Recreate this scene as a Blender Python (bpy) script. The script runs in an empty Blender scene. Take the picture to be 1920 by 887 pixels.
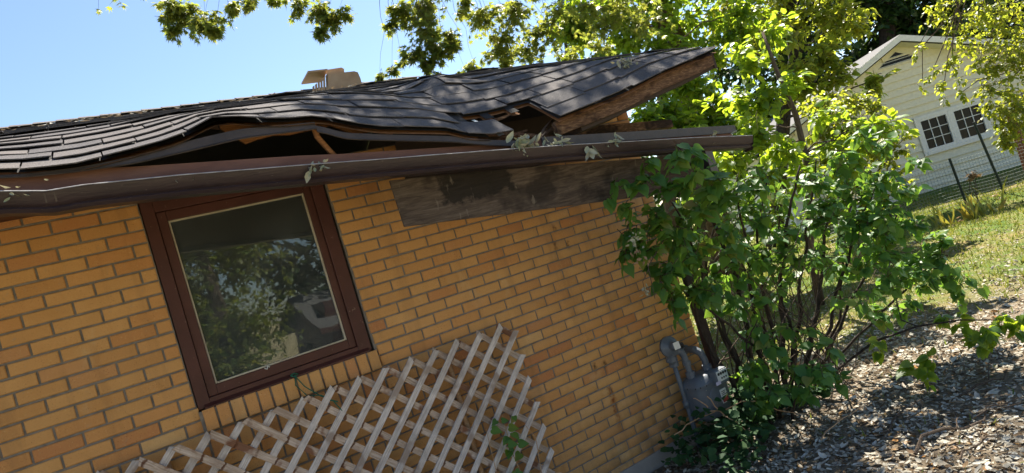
import bpy, bmesh, math, random
import numpy as np
from mathutils import Vector, Matrix

sc = bpy.context.scene
col = sc.collection
rng = np.random.default_rng(7)
random.seed(7)

# ------------------------------------------------------------------ camera
F_PX, W_PX, H_PX = 1190.0, 1920.0, 887.0
CAM_R = np.array([[0.825504, -0.483111, -0.2918], [-0.240419, 0.166759, -0.956238], [0.510629, 0.859532, 0.021511]])          # rows: right, down, forward
CAM_P = np.array([-0.143, -3.6923, 1.7791])
cd = bpy.data.cameras.new('camera'); cam = bpy.data.objects.new('camera', cd); col.objects.link(cam)
cd.sensor_width = 36.0; cd.lens = 36.0 * F_PX / W_PX; cd.clip_start = 0.05; cd.clip_end = 3000
m = Matrix.Identity(4)
for i in range(3):
    m[i][0] = CAM_R[0][i]; m[i][1] = -CAM_R[1][i]; m[i][2] = -CAM_R[2][i]; m[i][3] = CAM_P[i]
cam.matrix_world = m
sc.camera = cam

def at(px, py, depth):
    """world point seen at photo pixel (px, py), at a forward distance of depth metres"""
    return CAM_P + depth * (CAM_R[2] + (px - 960) / F_PX * CAM_R[0] + (py - 443.5) / F_PX * CAM_R[1])

# ------------------------------------------------------------------ light
SUN_AZ, SUN_EL = math.radians(48), math.radians(55)      # azimuth from +y towards +x
wd = bpy.data.worlds.new('World'); sc.world = wd; wd.use_nodes = True
wn = wd.node_tree; wn.nodes.clear()
wo = wn.nodes.new('ShaderNodeOutputWorld'); bg = wn.nodes.new('ShaderNodeBackground')
sky = wn.nodes.new('ShaderNodeTexSky'); sky.sky_type = 'NISHITA'; sky.sun_disc = False
sky.sun_elevation = SUN_EL; sky.sun_rotation = SUN_AZ
sky.air_density = 1.0; sky.dust_density = 0.3; sky.ozone_density = 2.2
bg.inputs['Strength'].default_value = 0.066
wn.links.new(sky.outputs[0], bg.inputs[0]); wn.links.new(bg.outputs[0], wo.inputs[0])
sl = bpy.data.lights.new('sun', 'SUN'); sl.energy = 5.0; sl.angle = math.radians(0.53); sl.color = (1.0, 0.93, 0.80)
so = bpy.data.objects.new('sun', sl); col.objects.link(so)
sd = Vector((math.sin(SUN_AZ) * math.cos(SUN_EL), math.cos(SUN_AZ) * math.cos(SUN_EL), math.sin(SUN_EL)))
so.rotation_euler = (-sd).to_track_quat('-Z', 'Y').to_euler(); so.location = (0, 0, 30)
sc.view_settings.view_transform = 'Standard'; sc.view_settings.look = 'None'
sc.view_settings.exposure = 1.75; sc.view_settings.gamma = 1.0; sc.view_settings.use_curve_mapping = False
sc.render.engine = 'CYCLES'
sc.cycles.max_bounces = 8; sc.cycles.transparent_max_bounces = 12

# ------------------------------------------------------------------ helpers
def tag(o, label=None, cat=None, group=None, kind=None):
    if label: o['label'] = label
    if cat: o['category'] = cat
    if group: o['group'] = group
    if kind: o['kind'] = kind
    return o

def link(o, parent=None):
    col.objects.link(o)
    if parent is not None: o.parent = parent          # parents sit at the origin unless noted
    return o

def empty(name, label, cat, group=None, loc=(0, 0, 0)):
    o = bpy.data.objects.new(name, None); o.location = loc; o.empty_display_size = 0.2
    link(o); return tag(o, label, cat, group)

def pmesh(name, v, f, mat=None, smooth=False):
    me = bpy.data.meshes.new(name); me.from_pydata([tuple(map(float, p)) for p in v], [], f); me.update()
    if mat: me.materials.append(mat)
    if smooth: me.polygons.foreach_set('use_smooth', [True] * len(me.polygons))
    return me

def obj(name, v, f, mat, parent=None, smooth=False, kind=None, loc=None):
    o = bpy.data.objects.new(name, pmesh(name, v, f, mat, smooth)); link(o, parent)
    if loc is not None: o.location = loc
    if kind: o['kind'] = kind
    return o

def npmesh(name, V, Fa, mat, rnd=None, smooth=False):
    """V (n,3), Fa (m,k) uniform polygons; rnd per-vertex float attribute"""
    V = np.ascontiguousarray(V, dtype=np.float32); Fa = np.ascontiguousarray(Fa, dtype=np.int32)
    me = bpy.data.meshes.new(name); n, (mm, k) = len(V), Fa.shape
    me.vertices.add(n); me.vertices.foreach_set('co', V.ravel())
    me.loops.add(mm * k); me.loops.foreach_set('vertex_index', Fa.ravel())
    me.polygons.add(mm); me.polygons.foreach_set('loop_start', np.arange(0, mm * k, k, dtype=np.int32))
    if smooth: me.polygons.foreach_set('use_smooth', np.ones(mm, dtype=bool))
    if rnd is not None:
        a = me.attributes.new('rnd', 'FLOAT', 'POINT'); a.data.foreach_set('value', np.ascontiguousarray(rnd, dtype=np.float32))
    me.update(calc_edges=True); me.validate()
    if mat: me.materials.append(mat)
    return me

def npobj(name, V, Fa, mat, parent=None, rnd=None, smooth=False, kind=None):
    o = bpy.data.objects.new(name, npmesh(name, V, Fa, mat, rnd, smooth)); link(o, parent)
    if kind: o['kind'] = kind
    return o

class MB:
    """collects shapes and builds them as ONE mesh object"""
    def __init__(s): s.v = []; s.f = []
    def add(s, v, f):
        b = len(s.v); s.v += [tuple(p) for p in v]; s.f += [tuple(i + b for i in q) for q in f]; return s
    def box(s, x0, x1, y0, y1, z0, z1):
        return s.add([(x0,y0,z0),(x1,y0,z0),(x1,y1,z0),(x0,y1,z0),(x0,y0,z1),(x1,y0,z1),(x1,y1,z1),(x0,y1,z1)],
                     [(0,3,2,1),(4,5,6,7),(0,1,5,4),(1,2,6,5),(2,3,7,6),(3,0,4,7)])
    def bevbox(s, x0, x1, y0, y1, z0, z1, b=0.004):
        bm = bmesh.new(); bmesh.ops.create_cube(bm, size=1)
        for q in bm.verts: q.co = Vector(((x0+x1)/2 + q.co.x*(x1-x0), (y0+y1)/2 + q.co.y*(y1-y0), (z0+z1)/2 + q.co.z*(z1-z0)))
        bmesh.ops.bevel(bm, geom=list(bm.edges), offset=b, segments=2, affect='EDGES', profile=0.5)
        bm.verts.index_update(); s.add([q.co[:] for q in bm.verts], [[q.index for q in g.verts] for g in bm.faces]); bm.free(); return s
    def tube(s, pts, rad, n=8, caps=True):
        pts = [Vector(p) for p in pts]; k = len(pts)
        if not hasattr(rad, '__len__'): rad = [rad] * k
        up = None; v = []; f = []
        for i, p in enumerate(pts):
            t = (pts[min(i+1, k-1)] - pts[max(i-1, 0)]).normalized()
            if up is None: up = t.orthogonal().normalized()
            up = (up - t * up.dot(t)); up = up.normalized() if up.length > 1e-6 else t.orthogonal().normalized()
            w = t.cross(up)
            for j in range(n):
                a = 2 * math.pi * j / n; v.append(p + (up * math.cos(a) + w * math.sin(a)) * rad[i])
        for i in range(k - 1):
            for j in range(n):
                f.append((i*n+j, i*n+(j+1) % n, (i+1)*n+(j+1) % n, (i+1)*n+j))
        if caps: f.append(tuple(range(n))[::-1]); f.append(tuple((k-1)*n + j for j in range(n)))
        return s.add(v, f)
    def lathe(s, prof, origin, axis, n=20):
        """prof: (radius, height) along axis"""
        ax = Vector(axis).normalized(); u = ax.orthogonal().normalized(); w = ax.cross(u); o = Vector(origin); v = []; f = []
        for (r, h) in prof:
            for j in range(n):
                a = 2*math.pi*j/n; v.append(o + ax*h + (u*math.cos(a) + w*math.sin(a))*r)
        for i in range(len(prof)-1):
            for j in range(n): f.append((i*n+j, i*n+(j+1)%n, (i+1)*n+(j+1)%n, (i+1)*n+j))
        f.append(tuple(range(n))[::-1]); f.append(tuple((len(prof)-1)*n+j for j in range(n)))
        return s.add(v, f)
    def strip(s, rows, close=False):
        """rows: list of equal-length point lists, joined to a sheet"""
        k = len(rows[0]); v = [p for r in rows for p in r]; f = []
        for i in range(len(rows)-1):
            for j in range(k - (0 if close else 1)):
                f.append((i*k+j, i*k+(j+1) % k, (i+1)*k+(j+1) % k, (i+1)*k+j))
        return s.add(v, f)
    def build(s, name, mat, parent=None, smooth=False, kind=None):
        return obj(name, s.v, s.f, mat, parent, smooth, kind)

def smooth_by_angle(o, deg=35):
    me = o.data; me.polygons.foreach_set('use_smooth', [True]*len(me.polygons))
    bm = bmesh.new(); bm.from_mesh(me)
    for e in bm.edges:
        e.smooth = len(e.link_faces) == 2 and e.calc_face_angle(0) < math.radians(deg)
    bm.to_mesh(me); bm.free(); return o

# ------------------------------------------------------------------ materials
class N:
    def __init__(s, name):
        s.m = bpy.data.materials.new(name); s.m.use_nodes = True; s.t = s.m.node_tree; s.t.nodes.clear()
        s.out = s.n('ShaderNodeOutputMaterial')
    def n(s, t, **kw):
        q = s.t.nodes.new(t)
        for k, v in kw.items():
            if k in q.inputs.keys() if isinstance(k, str) else False: q.inputs[k].default_value = v
            else: setattr(q, k, v)
        return q
    def l(s, a, b): s.t.links.new(a, b)
    def ramp(s, fac, stops, interp='LINEAR'):
        r = s.n('ShaderNodeValToRGB'); r.color_ramp.interpolation = interp; e = r.color_ramp.elements
        while len(e) < len(stops): e.new(0.5)
        for q, (p, c) in zip(e, stops): q.position = p; q.color = (*c, 1) if len(c) == 3 else c
        s.l(fac, r.inputs[0]); return r.outputs[0]
    def noise(s, scale, vec=None, detail=4, rough=0.55, dist=0.0):
        q = s.n('ShaderNodeTexNoise'); q.inputs['Scale'].default_value = scale; q.inputs['Detail'].default_value = detail
        q.inputs['Roughness'].default_value = rough; q.inputs['Distortion'].default_value = dist
        if vec is not None: s.l(vec, q.inputs['Vector'])
        return q.outputs['Fac']
    def coord(s, which='Object', scale=None, loc=None):
        if which == 'World': o = s.n('ShaderNodeNewGeometry').outputs['Position']
        else: o = s.n('ShaderNodeTexCoord').outputs[which]
        if scale is not None or loc is not None:
            q = s.n('ShaderNodeMapping')
            if scale is not None: q.inputs['Scale'].default_value = scale
            if loc is not None: q.inputs['Location'].default_value = loc
            s.l(o, q.inputs['Vector']); o = q.outputs[0]
        return o
    def math(s, op, a, b=None, clamp=False):
        q = s.n('ShaderNodeMath'); q.operation = op; q.use_clamp = clamp
        for i, v in enumerate((a, b)):
            if v is None: continue
            if isinstance(v, (int, float)): q.inputs[i].default_value = v
            else: s.l(v, q.inputs[i])
        return q.outputs[0]
    def rng(s, v, a, b, c=0.0, d=1.0):
        q = s.n('ShaderNodeMapRange'); q.inputs['From Min'].default_value = a; q.inputs['From Max'].default_value = b
        q.inputs['To Min'].default_value = c; q.inputs['To Max'].default_value = d; s.l(v, q.inputs['Value']); return q.outputs[0]
    def mix(s, fac, a, b, mode='MIX'):
        q = s.n('ShaderNodeMix'); q.data_type = 'RGBA'; q.blend_type = mode
        for i, v in ((0, fac), (6, a), (7, b)):
            if isinstance(v, (int, float)): q.inputs[i].default_value = v
            elif isinstance(v, tuple): q.inputs[i].default_value = (*v, 1)
            else: s.l(v, q.inputs[i])
        return q.outputs[2]
    def rand(s):
        """0..1: the object's own random plus the joined mesh's attribute"""
        a = s.n('ShaderNodeObjectInfo').outputs['Random']; b = s.n('ShaderNodeAttribute'); b.attribute_name = 'rnd'
        return s.math('FRACT', s.math('ADD', a, b.outputs['Fac']))
    def bsdf(s, color, rough=0.7, spec=0.3, metal=0.0, bump=None, bd=0.002, bs=1.0, coat=0):
        p = s.n('ShaderNodeBsdfPrincipled')
        for k, v in (('Base Color', color), ('Roughness', rough), ('Specular IOR Level', spec), ('Metallic', metal)):
            if isinstance(v, (int, float)): p.inputs[k].default_value = v
            elif isinstance(v, tuple): p.inputs[k].default_value = (*v, 1)
            else: s.l(v, p.inputs[k])
        if bump is not None:
            b = s.n('ShaderNodeBump'); b.inputs['Distance'].default_value = bd; b.inputs['Strength'].default_value = bs
            s.l(bump, b.inputs['Height']); s.l(b.outputs[0], p.inputs['Normal'])
        return p
    def done(s, p): s.l(p.outputs[0], s.out.inputs[0]); return s.m

def mat_brick():
    k = N('brick'); r = k.rand(); w = k.coord('World')
    base = k.ramp(r, [(0, (.50,.255,.092)), (.2, (.56,.305,.114)), (.45, (.60,.335,.130)), (.66, (.55,.272,.098)), (.82, (.51,.240,.088)), (.93, (.45,.185,.076)), (1, (.62,.39,.175))])
    cl = k.noise(9, w, 3); c = k.mix(k.rng(cl, .35, .7, 0, .45), base, (.47,.235,.075))
    c = k.mix(k.rng(k.noise(1.3, w, 3), .4, .7, 0, .35), c, (.50,.26,.09))
    sp = k.noise(190, w, 2, .6); c = k.mix(k.rng(sp, .62, .74, 0, .75), c, (.16,.06,.025))
    sp2 = k.noise(140, w, 1); c = k.mix(k.rng(sp2, .64, .75, 0, .5), c, (.62,.42,.20))
    # rust and dark stains that run down the face, splashed soil at the foot
    xyz = k.n('ShaderNodeSeparateXYZ'); k.l(w, xyz.inputs[0]); X, Z = xyz.outputs[0], xyz.outputs[2]
    c = k.mix(k.math('MULTIPLY', k.rng(Z, .65, .1, 0, .55), k.rng(k.noise(7, w, 5, .7), .35, .65)), c, (.17,.12,.075))
    wob = k.rng(k.noise(30, w, 3), .2, .8, -.018, .018)
    def streak(x, hw, z0, z1, colr, amt, c):
        d = k.math('ABSOLUTE', k.math('ADD', k.math('SUBTRACT', X, x), wob))
        a = k.rng(d, hw * .25, hw, 1, 0)
        b = k.math('MULTIPLY', k.rng(Z, z0, z0 + (z1 - z0) * .6, 0, 1), k.rng(Z, z1 - .015, z1 + .01, 1, 0))
        q = k.math('MULTIPLY', k.math('MULTIPLY', a, b), k.rng(k.noise(45, w, 3), .35, .6, .25, 1))
        return k.mix(k.math('MULTIPLY', q, amt), c, colr)
    c = streak(2.452, .034, .30, .665, (.20,.055,.012), 1.0, c)
    c = streak(2.385, .022, .77, .86, (.05,.022,.012), .9, c); c = streak(2.472, .022, .745, .845, (.06,.025,.012), .9, c)
    c = streak(2.365, .020, 1.67, 1.75, (.09,.035,.015), .85, c); c = streak(2.475, .020, 1.66, 1.73, (.06,.03,.015), .85, c)
    c = streak(2.40, .018, 1.80, 1.88, (.09,.03,.012), .7, c)
    c = k.mix(k.rng(k.noise(24, w, 5, .7), .60, .68, 0, .35), c, (.36,.27,.18))
    c = k.mix(k.rng(k.noise(1.0, k.coord('World', (7, 7, .7)), 4, .6), .52, .72, 0, .42), c, (.24,.125,.055))      # old water streaks
    c = k.mix(k.rng(k.noise(2.2, k.coord('World', (1.6, 1, 1)), 5, .65), .60, .72, 0, .35), c, (.56,.42,.25))    # mortar haze
    h = k.math('ADD', k.math('MULTIPLY', k.noise(320, w, 3), .4), k.noise(60, w, 3))
    return k.done(k.bsdf(c, .78, .25, 0, h, .0022, .8))

def mat_mortar():
    k = N('mortar'); w = k.coord('World')
    c = k.ramp(k.noise(22, w, 5), [(.3, (.15,.135,.122)), (.7, (.25,.225,.20))])
    return k.done(k.bsdf(c, .95, .1, 0, k.noise(160, w, 4), .003, 1))

def mat_paint(name, ca, cb, rough=.55, scale=(1, 1, 1), chips=None, bumps=30, spec=.35, cs=6):
    k = N(name); w = k.coord('Object', scale)
    c = k.mix(k.rng(k.noise(cs, w, 5), .3, .7), ca, cb)
    if chips: c = k.mix(k.rng(k.noise(38, w, 5, .65), .66, .70, 0, 1), c, chips)
    return k.done(k.bsdf(c, rough, spec, 0, k.noise(bumps, w, 5), .0025, .6))

def mat_wood(name, ca, cb, cc, long=(1.5, 24, 24), rough=.85, patch=None, pscale=9, coord='Object', knots=None):
    k = N(name); w = k.coord(coord, long); p = k.coord(coord)
    oi = k.n('ShaderNodeObjectInfo').outputs['Random']
    ad = k.n('ShaderNodeVectorMath'); ad.operation = 'ADD'; k.l(w, ad.inputs[0])
    cx = k.n('ShaderNodeCombineXYZ'); k.l(k.math('MULTIPLY', oi, 37), cx.inputs[0]); k.l(k.math('MULTIPLY', oi, 91), cx.inputs[1]); k.l(cx.outputs[0], ad.inputs[1])
    g = k.noise(7, ad.outputs[0], 6, .65, .6)
    c = k.ramp(g, [(.28, ca), (.5, cb), (.72, cc)])
    c = k.mix(k.rng(oi, 0, 1, 0, .3), c, cb)
    if knots is not None: c = k.mix(k.rng(k.noise(4, k.coord('World'), 5, .7), .42, .68, 0, .6), c, tuple(q_ * .8 for q_ in ca))
    if patch:
        pa = k.n('ShaderNodeVectorMath'); pa.operation = 'ADD'; k.l(p, pa.inputs[0]); k.l(cx.outputs[0], pa.inputs[1])
        c = k.mix(k.rng(k.noise(pscale, pa.outputs[0], 3, .5), .56, .63, 0, .85), c, patch)
    if knots:                                            # worn brown marks where the slats cross
        W_ = k.n('ShaderNodeSeparateXYZ'); wp = k.coord('World'); k.l(wp, W_.inputs[0])
        t_ = k.math('FRACT', k.math('ADD', k.math('DIVIDE', k.math('SUBTRACT', k.math('SUBTRACT', W_.outputs[0], W_.outputs[2]), knots[0]), knots[1]), k.rng(k.noise(45, wp, 3), .3, .7, -.06, .06)))
        m_ = k.math('MULTIPLY', k.math('MULTIPLY', k.rng(t_, .17, .20), k.rng(t_, .33, .27)), k.rng(k.noise(5.5, wp, 2), .42, .50))
        c = k.mix(k.math('MULTIPLY', m_, .9), c, (.10,.035,.014))
    return k.done(k.bsdf(c, rough, .2, 0, g, .004, .9))

def mat_shingle():
    k = N('shingle'); r = k.rand(); w = k.coord('World')
    c = k.ramp(r, [(0, (.036,.035,.041)), (.3, (.060,.056,.061)), (.55, (.084,.076,.077)), (.8, (.112,.097,.092)), (1, (.050,.048,.055))])
    g = k.noise(260, w, 2, .7); c = k.mix(k.rng(g, .42, .70, 0, .8), c, (.21,.19,.185)); c = k.mix(k.rng(g, .46, .30, 0, .6), c, (.018,.017,.018))
    c = k.mix(k.rng(k.noise(3, w, 4), .45, .75, 0, .35), c, (.13,.118,.112))
    return k.done(k.bsdf(c, .92, .15, 0, g, .004, 1))

def mat_panel():
    k = N('weathered_dark_plywood'); w = k.coord('World'); g = k.noise(7, k.coord('World', (1, 9, 9)), 6, .65, .6)
    c = k.ramp(g, [(.28, (.030,.022,.020)), (.5, (.080,.061,.053)), (.72, (.135,.110,.094))])
    c = k.mix(k.rng(k.noise(3.2, w, 4), .55, .64, 0, .8), c, (.016,.012,.012))
    xyz = k.n('ShaderNodeSeparateXYZ'); k.l(w, xyz.inputs[0])
    def near(v, c0, hw): return k.math('SUBTRACT', hw, k.math('ABSOLUTE', k.math('SUBTRACT', v, c0)))
    e = k.math('ADD', k.math('MINIMUM', near(xyz.outputs[0], 1.56, .22), near(xyz.outputs[2], 2.20, .085)), k.rng(k.noise(14, w, 5), .3, .7, -.035, .035))
    c = k.mix(k.rng(e, -.012, .012, 0, .85), c, (.009,.008,.009))
    sc_ = k.noise(26, k.coord('World', (1, 1, .35)), 3, .5); c = k.mix(k.rng(sc_, .66, .72, 0, .5), c, (.20,.175,.155))
    return k.done(k.bsdf(c, .75, .25, 0, g, .004, .9))

def mat_glass():
    k = N('window_glass')
    tr = k.n('ShaderNodeBsdfTransparent'); tr.inputs[0].default_value = (.75, .8, .78, 1)
    gl = k.n('ShaderNodeBsdfGlossy'); gl.inputs['Roughness'].default_value = .016; gl.inputs[0].default_value = (.95, .97, 1, 1)
    fr = k.n('ShaderNodeFresnel'); fr.inputs[0].default_value = 1.52
    b = k.n('ShaderNodeBump'); b.inputs['Distance'].default_value = .02; b.inputs['Strength'].default_value = .03
    k.l(k.noise(3.5, k.coord('Object'), 2), b.inputs['Height']); k.l(b.outputs[0], gl.inputs['Normal'])
    f = k.math('MULTIPLY', fr.outputs[0], 1.45, True)
    mx = k.n('ShaderNodeMixShader'); k.l(f, mx.inputs[0]); k.l(tr.outputs[0], mx.inputs[1]); k.l(gl.outputs[0], mx.inputs[2])
    df = k.n('ShaderNodeBsdfDiffuse'); df.inputs[0].default_value = (.42, .48, .54, 1); m2 = k.n('ShaderNodeMixShader')     # thin dust film, tinted bluish to paint haze over the pane
    k.l(k.rng(k.noise(4, k.coord('Object'), 4),   .35, .75, .045, .11), m2.inputs[0]); k.l(mx.outputs[0], m2.inputs[1]); k.l(df.outputs[0], m2.inputs[2])
    return k.done(m2)

def mat_leaf(name, stops, trans=(.26, .40, .04), tf=.35, rough=.45, spec=.35, back=None):
    k = N(name); r = k.rand()
    c = k.ramp(r, stops)
    if back:
        bf = k.n('ShaderNodeNewGeometry').outputs['Backfacing']; c = k.mix(bf, c, back)
    v = k.coord('World'); c = k.mix(k.rng(k.noise(60, v, 2), .35, .7, 0, .25), c, k.mix(.5, c, (.02, .03, .01)))
    p = k.bsdf(c, rough, spec)
    t = k.n('ShaderNodeBsdfTranslucent'); hv = k.mix(k.rng(r, 0, 1, 0, .6), trans, tuple(min(1, q * f) for q, f in zip(trans, (1.35, 1.0, .8))))
    k.l(hv, t.inputs[0])
    mx = k.n('ShaderNodeMixShader'); mx.inputs[0].default_value = tf
    k.l(p.outputs[0], mx.inputs[1]); k.l(t.outputs[0], mx.inputs[2]); return k.done(mx)

def mat_bark(name, ca, cb, sc_=(14, 14, 3)):
    k = N(name); w = k.coord('World', sc_); g = k.noise(2.2, w, 6, .65, .4)
    return k.done(k.bsdf(k.ramp(g, [(.3, ca), (.7, cb)]), .9, .15, 0, g, .02, 1))

def mat_flat(name, c, rough=.7, metal=0.0, spec=.3):
    k = N(name); w = k.coord('Object')
    cc = k.mix(k.rng(k.noise(14, w, 4), .3, .7, 0, .5), c, tuple(q * .72 for q in c))
    return k.done(k.bsdf(cc, rough, spec, metal, k.noise(60, w, 3), .001, .5))

def mat_ground():
    k = N('lawn_soil'); w = k.coord('World')
    big = k.noise(.55, w, 4, .6); fine = k.noise(38, w, 6, .7); mid = k.noise(5, w, 5, .65)
    green = k.ramp(fine, [(.3, (.045,.085,.014)), (.55, (.095,.15,.03)), (.75, (.19,.22,.06))])
    straw = k.ramp(fine, [(.3, (.14,.10,.04)), (.6, (.30,.235,.10)), (.8, (.40,.33,.17))])
    g = k.mix(k.rng(k.math('ADD', k.math('MULTIPLY', big, .6), k.math('MULTIPLY', mid, .4)), .44, .60), green, straw)
    soil = k.ramp(fine, [(.3, (.12,.095,.065)), (.6, (.22,.175,.125)), (.8, (.33,.285,.22))])
    # bare, leaf covered soil near the house; lawn further out
    xyz = k.n('ShaderNodeSeparateXYZ'); k.l(w, xyz.inputs[0])
    d = k.math('ADD', k.math('ADD', k.math('MULTIPLY', xyz.outputs[1], 1.0), k.math('MULTIPLY', k.math('SUBTRACT', xyz.outputs[0], 5.0), .5)), k.math('MULTIPLY', k.math('SUBTRACT', mid, .5), 2.0))
    c = k.mix(k.rng(d, .0, 1.2), soil, g)
    front = k.rng(xyz.outputs[1], -3.6, -4.4)                # unseen front lawn, made pale dry straw to bounce light onto the wall
    dry = k.ramp(fine, [(.3, (.30,.24,.13)), (.6, (.44,.37,.21)), (.8, (.52,.45,.28))])  # pale straw colour of the unseen front lawn, bounces light onto the wall
    c = k.mix(front, c, k.mix(.85, g, dry))
    return k.done(k.bsdf(c, .95, .1, 0, k.math('ADD', fine, mid), .03, 1))

M = dict(
    brick=mat_brick(), mortar=mat_mortar(), shingle=mat_shingle(), glass=mat_glass(),
    brown=mat_paint('brown_painted_wood', (.060,.020,.017), (.088,.030,.025), .5, (1, 1, 1), (.22,.15,.12), 40, cs=5),
    gutter=mat_paint('brown_gutter_metal', (.022,.015,.021), (.036,.023,.029), .38, (1.2, 5, 5), (.15,.13,.13), 20, .55),
    fascia=mat_paint('brown_fascia', (.14,.062,.048), (.20,.098,.074), .65, (1, 3, 3), None, 20),
    dark_metal=mat_paint('dark_drip_metal', (.034,.027,.028), (.058,.046,.046), .5, (2, 2, 2), None, 30, .5),
    panel=mat_panel(),
    rotten=mat_wood('rotten_wood', (.020,.012,.009), (.115,.064,.038), (.31,.20,.12), (3, 14, 14), .9, (.016,.010,.008), 4.5, 'World'),
    deckwood=mat_wood('old_deck_wood', (.09,.04,.02), (.27,.12,.05), (.38,.19,.085), (2, 16, 16), .9, (.03,.015,.01), 5, 'World'),
    lattice=mat_wood('grey_weathered_slat', (.28,.235,.22), (.60,.545,.525), (.80,.77,.75), (1.3, 26, 26), .85, (.30,.235,.20), 5, knots=(0, 1e6)),
    lattice_b=mat_wood('brown_weathered_slat', (.26,.17,.12), (.52,.41,.335), (.72,.63,.56), (1.3, 22, 22), .85, (.17,.06,.022), 7, knots=(.925 - 1.345, .1565)),
    stake=mat_wood('peeled_stick', (.28,.15,.075), (.44,.27,.15), (.55,.37,.23), (3, 14, 14), .7),
    concrete=mat_flat('foundation_concrete', (.30,.27,.25), .9), bead=mat_paint('old_putty', (.50,.46,.38), (.36,.31,.25), .8, (1,1,1), (.10,.05,.04), 30),
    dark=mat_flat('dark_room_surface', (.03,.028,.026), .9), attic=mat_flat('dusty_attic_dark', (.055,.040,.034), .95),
    meter=mat_paint('grey_meter_paint', (.078,.094,.120), (.115,.132,.158), .45, (1,1,1), (.26,.25,.24), 50, .45),
    meter_dark=mat_flat('dark_rubber', (.03,.03,.032), .6), white_plate=mat_flat('white_dial_plate', (.62,.63,.62), .4),
    red=mat_flat('red_sticker', (.33,.05,.05), .5), twine=mat_flat('green_twine', (.015,.12,.075), .6),
    tan=mat_paint('tan_vent_metal', (.33,.21,.13), (.43,.30,.20), .55, (1,1,1), None, 20), flash=mat_flat('bare_aluminium', (.55,.60,.66), .35, .8),
    siding=mat_flat('cream_siding', (.80,.755,.60), .6), trim=mat_flat('white_trim', (.80,.79,.76), .5), darkglass=mat_flat('dark_pane', (.008,.010,.012), .25, 0, .25),
    roof_grey=mat_flat('grey_roof_shingle', (.12,.115,.115), .9),
    bark=mat_bark('grey_brown_bark', (.045,.033,.025), (.17,.13,.10)), bark_dark=mat_bark('dark_bark', (.018,.014,.012), (.07,.055,.045)),
    twig=mat_bark('twig_bark', (.05,.035,.025), (.16,.12,.09), (30, 30, 30)),
    rusty=mat_flat('rust_brown_post', (.20,.075,.04), .8), post=mat_flat('black_steel_post', (.02,.03,.025), .6), wire=mat_flat('galvanised_wire', (.20,.22,.20), .5, .6),
    ground=mat_ground(),
    lilac=mat_leaf('lilac_leaf', [(0, (.038,.108,.024)), (.35, (.055,.15,.034)), (.7, (.074,.185,.040)), (.9, (.11,.21,.042)), (.97, (.20,.21,.045)), (1, (.24,.19,.05))], (.27,.50,.05), .36, .46, .28),
    maple=mat_leaf('maple_leaf', [(0, (.045,.085,.018)), (.5, (.07,.12,.022)), (.85, (.105,.145,.03)), (1, (.19,.18,.05))], (.42,.50,.07), .42),
    young=mat_leaf('bright_broad_leaf', [(0, (.04,.10,.014)), (.5, (.065,.15,.018)), (1, (.12,.19,.025))], (.46,.66,.04), .46, .4, .4),
    elm=mat_leaf('yellow_green_leaf', [(0, (.055,.10,.018)), (.5, (.095,.15,.024)), (.85, (.15,.18,.03)), (1, (.21,.19,.045))], (.52,.62,.05), .44),
    darkleaf=mat_leaf('dark_green_leaf', [(0, (.014,.035,.008)), (.5, (.026,.06,.012)), (1, (.05,.09,.018))], (.09,.19,.02), .22),
    needle=mat_leaf('spruce_needle', [(0, (.014,.028,.024)), (.6, (.028,.05,.042)), (1, (.045,.07,.055))], (.03,.06,.04), .1),
    ivy=mat_leaf('ground_cover_leaf', [(0, (.018,.05,.022)), (.6, (.03,.08,.03)), (1, (.06,.12,.04))], (.08,.2,.05), .2, .65, .12),
    litter=mat_leaf('dry_leaf', [(0, (.09,.055,.032)), (.22, (.18,.12,.07)), (.34, (.29,.225,.155)), (.50, (.46,.43,.36)), (.9, (.62,.60,.53)), (.96, (.34,.17,.055)), (1, (.40,.25,.10))], (.25,.2,.13), .12, .8, .1, (.36,.33,.27)),
    paleleaf=mat_leaf('pale_dry_leaf', [(0, (.34,.33,.24)), (.5, (.46,.46,.36)), (1, (.30,.34,.20))], (.3,.3,.2), .2, .8, .1),
    grass=mat_leaf('grass_blade', [(0, (.045,.095,.014)), (.5, (.085,.145,.024)), (.78, (.17,.19,.05)), (1, (.34,.28,.12))], (.28,.34,.05), .3, .6, .2),
    iris=mat_leaf('iris_blade', [(0, (.12,.19,.03)), (.5, (.22,.25,.04)), (1, (.42,.27,.05))], (.45,.42,.06), .35),
    drybush=mat_leaf('dry_bush_leaf', [(0, (.25,.16,.09)), (1, (.45,.33,.2))], (.4,.28,.15), .25),
)

def wmat(o):
    return (wmat(o.parent) @ o.matrix_parent_inverse @ o.matrix_basis) if o.parent else o.matrix_basis
def link(o, parent=None):                                  # children keep their world coordinates
    col.objects.link(o)
    if parent is not None:
        o.parent = parent; o.matrix_parent_inverse = wmat(parent).inverted()
    return o

def project(P):
    d = (np.asarray(P) - CAM_P) @ CAM_R.T
    return 960 + F_PX * d[..., 0] / d[..., 2], 443.5 + F_PX * d[..., 1] / d[..., 2], d[..., 2]

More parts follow.
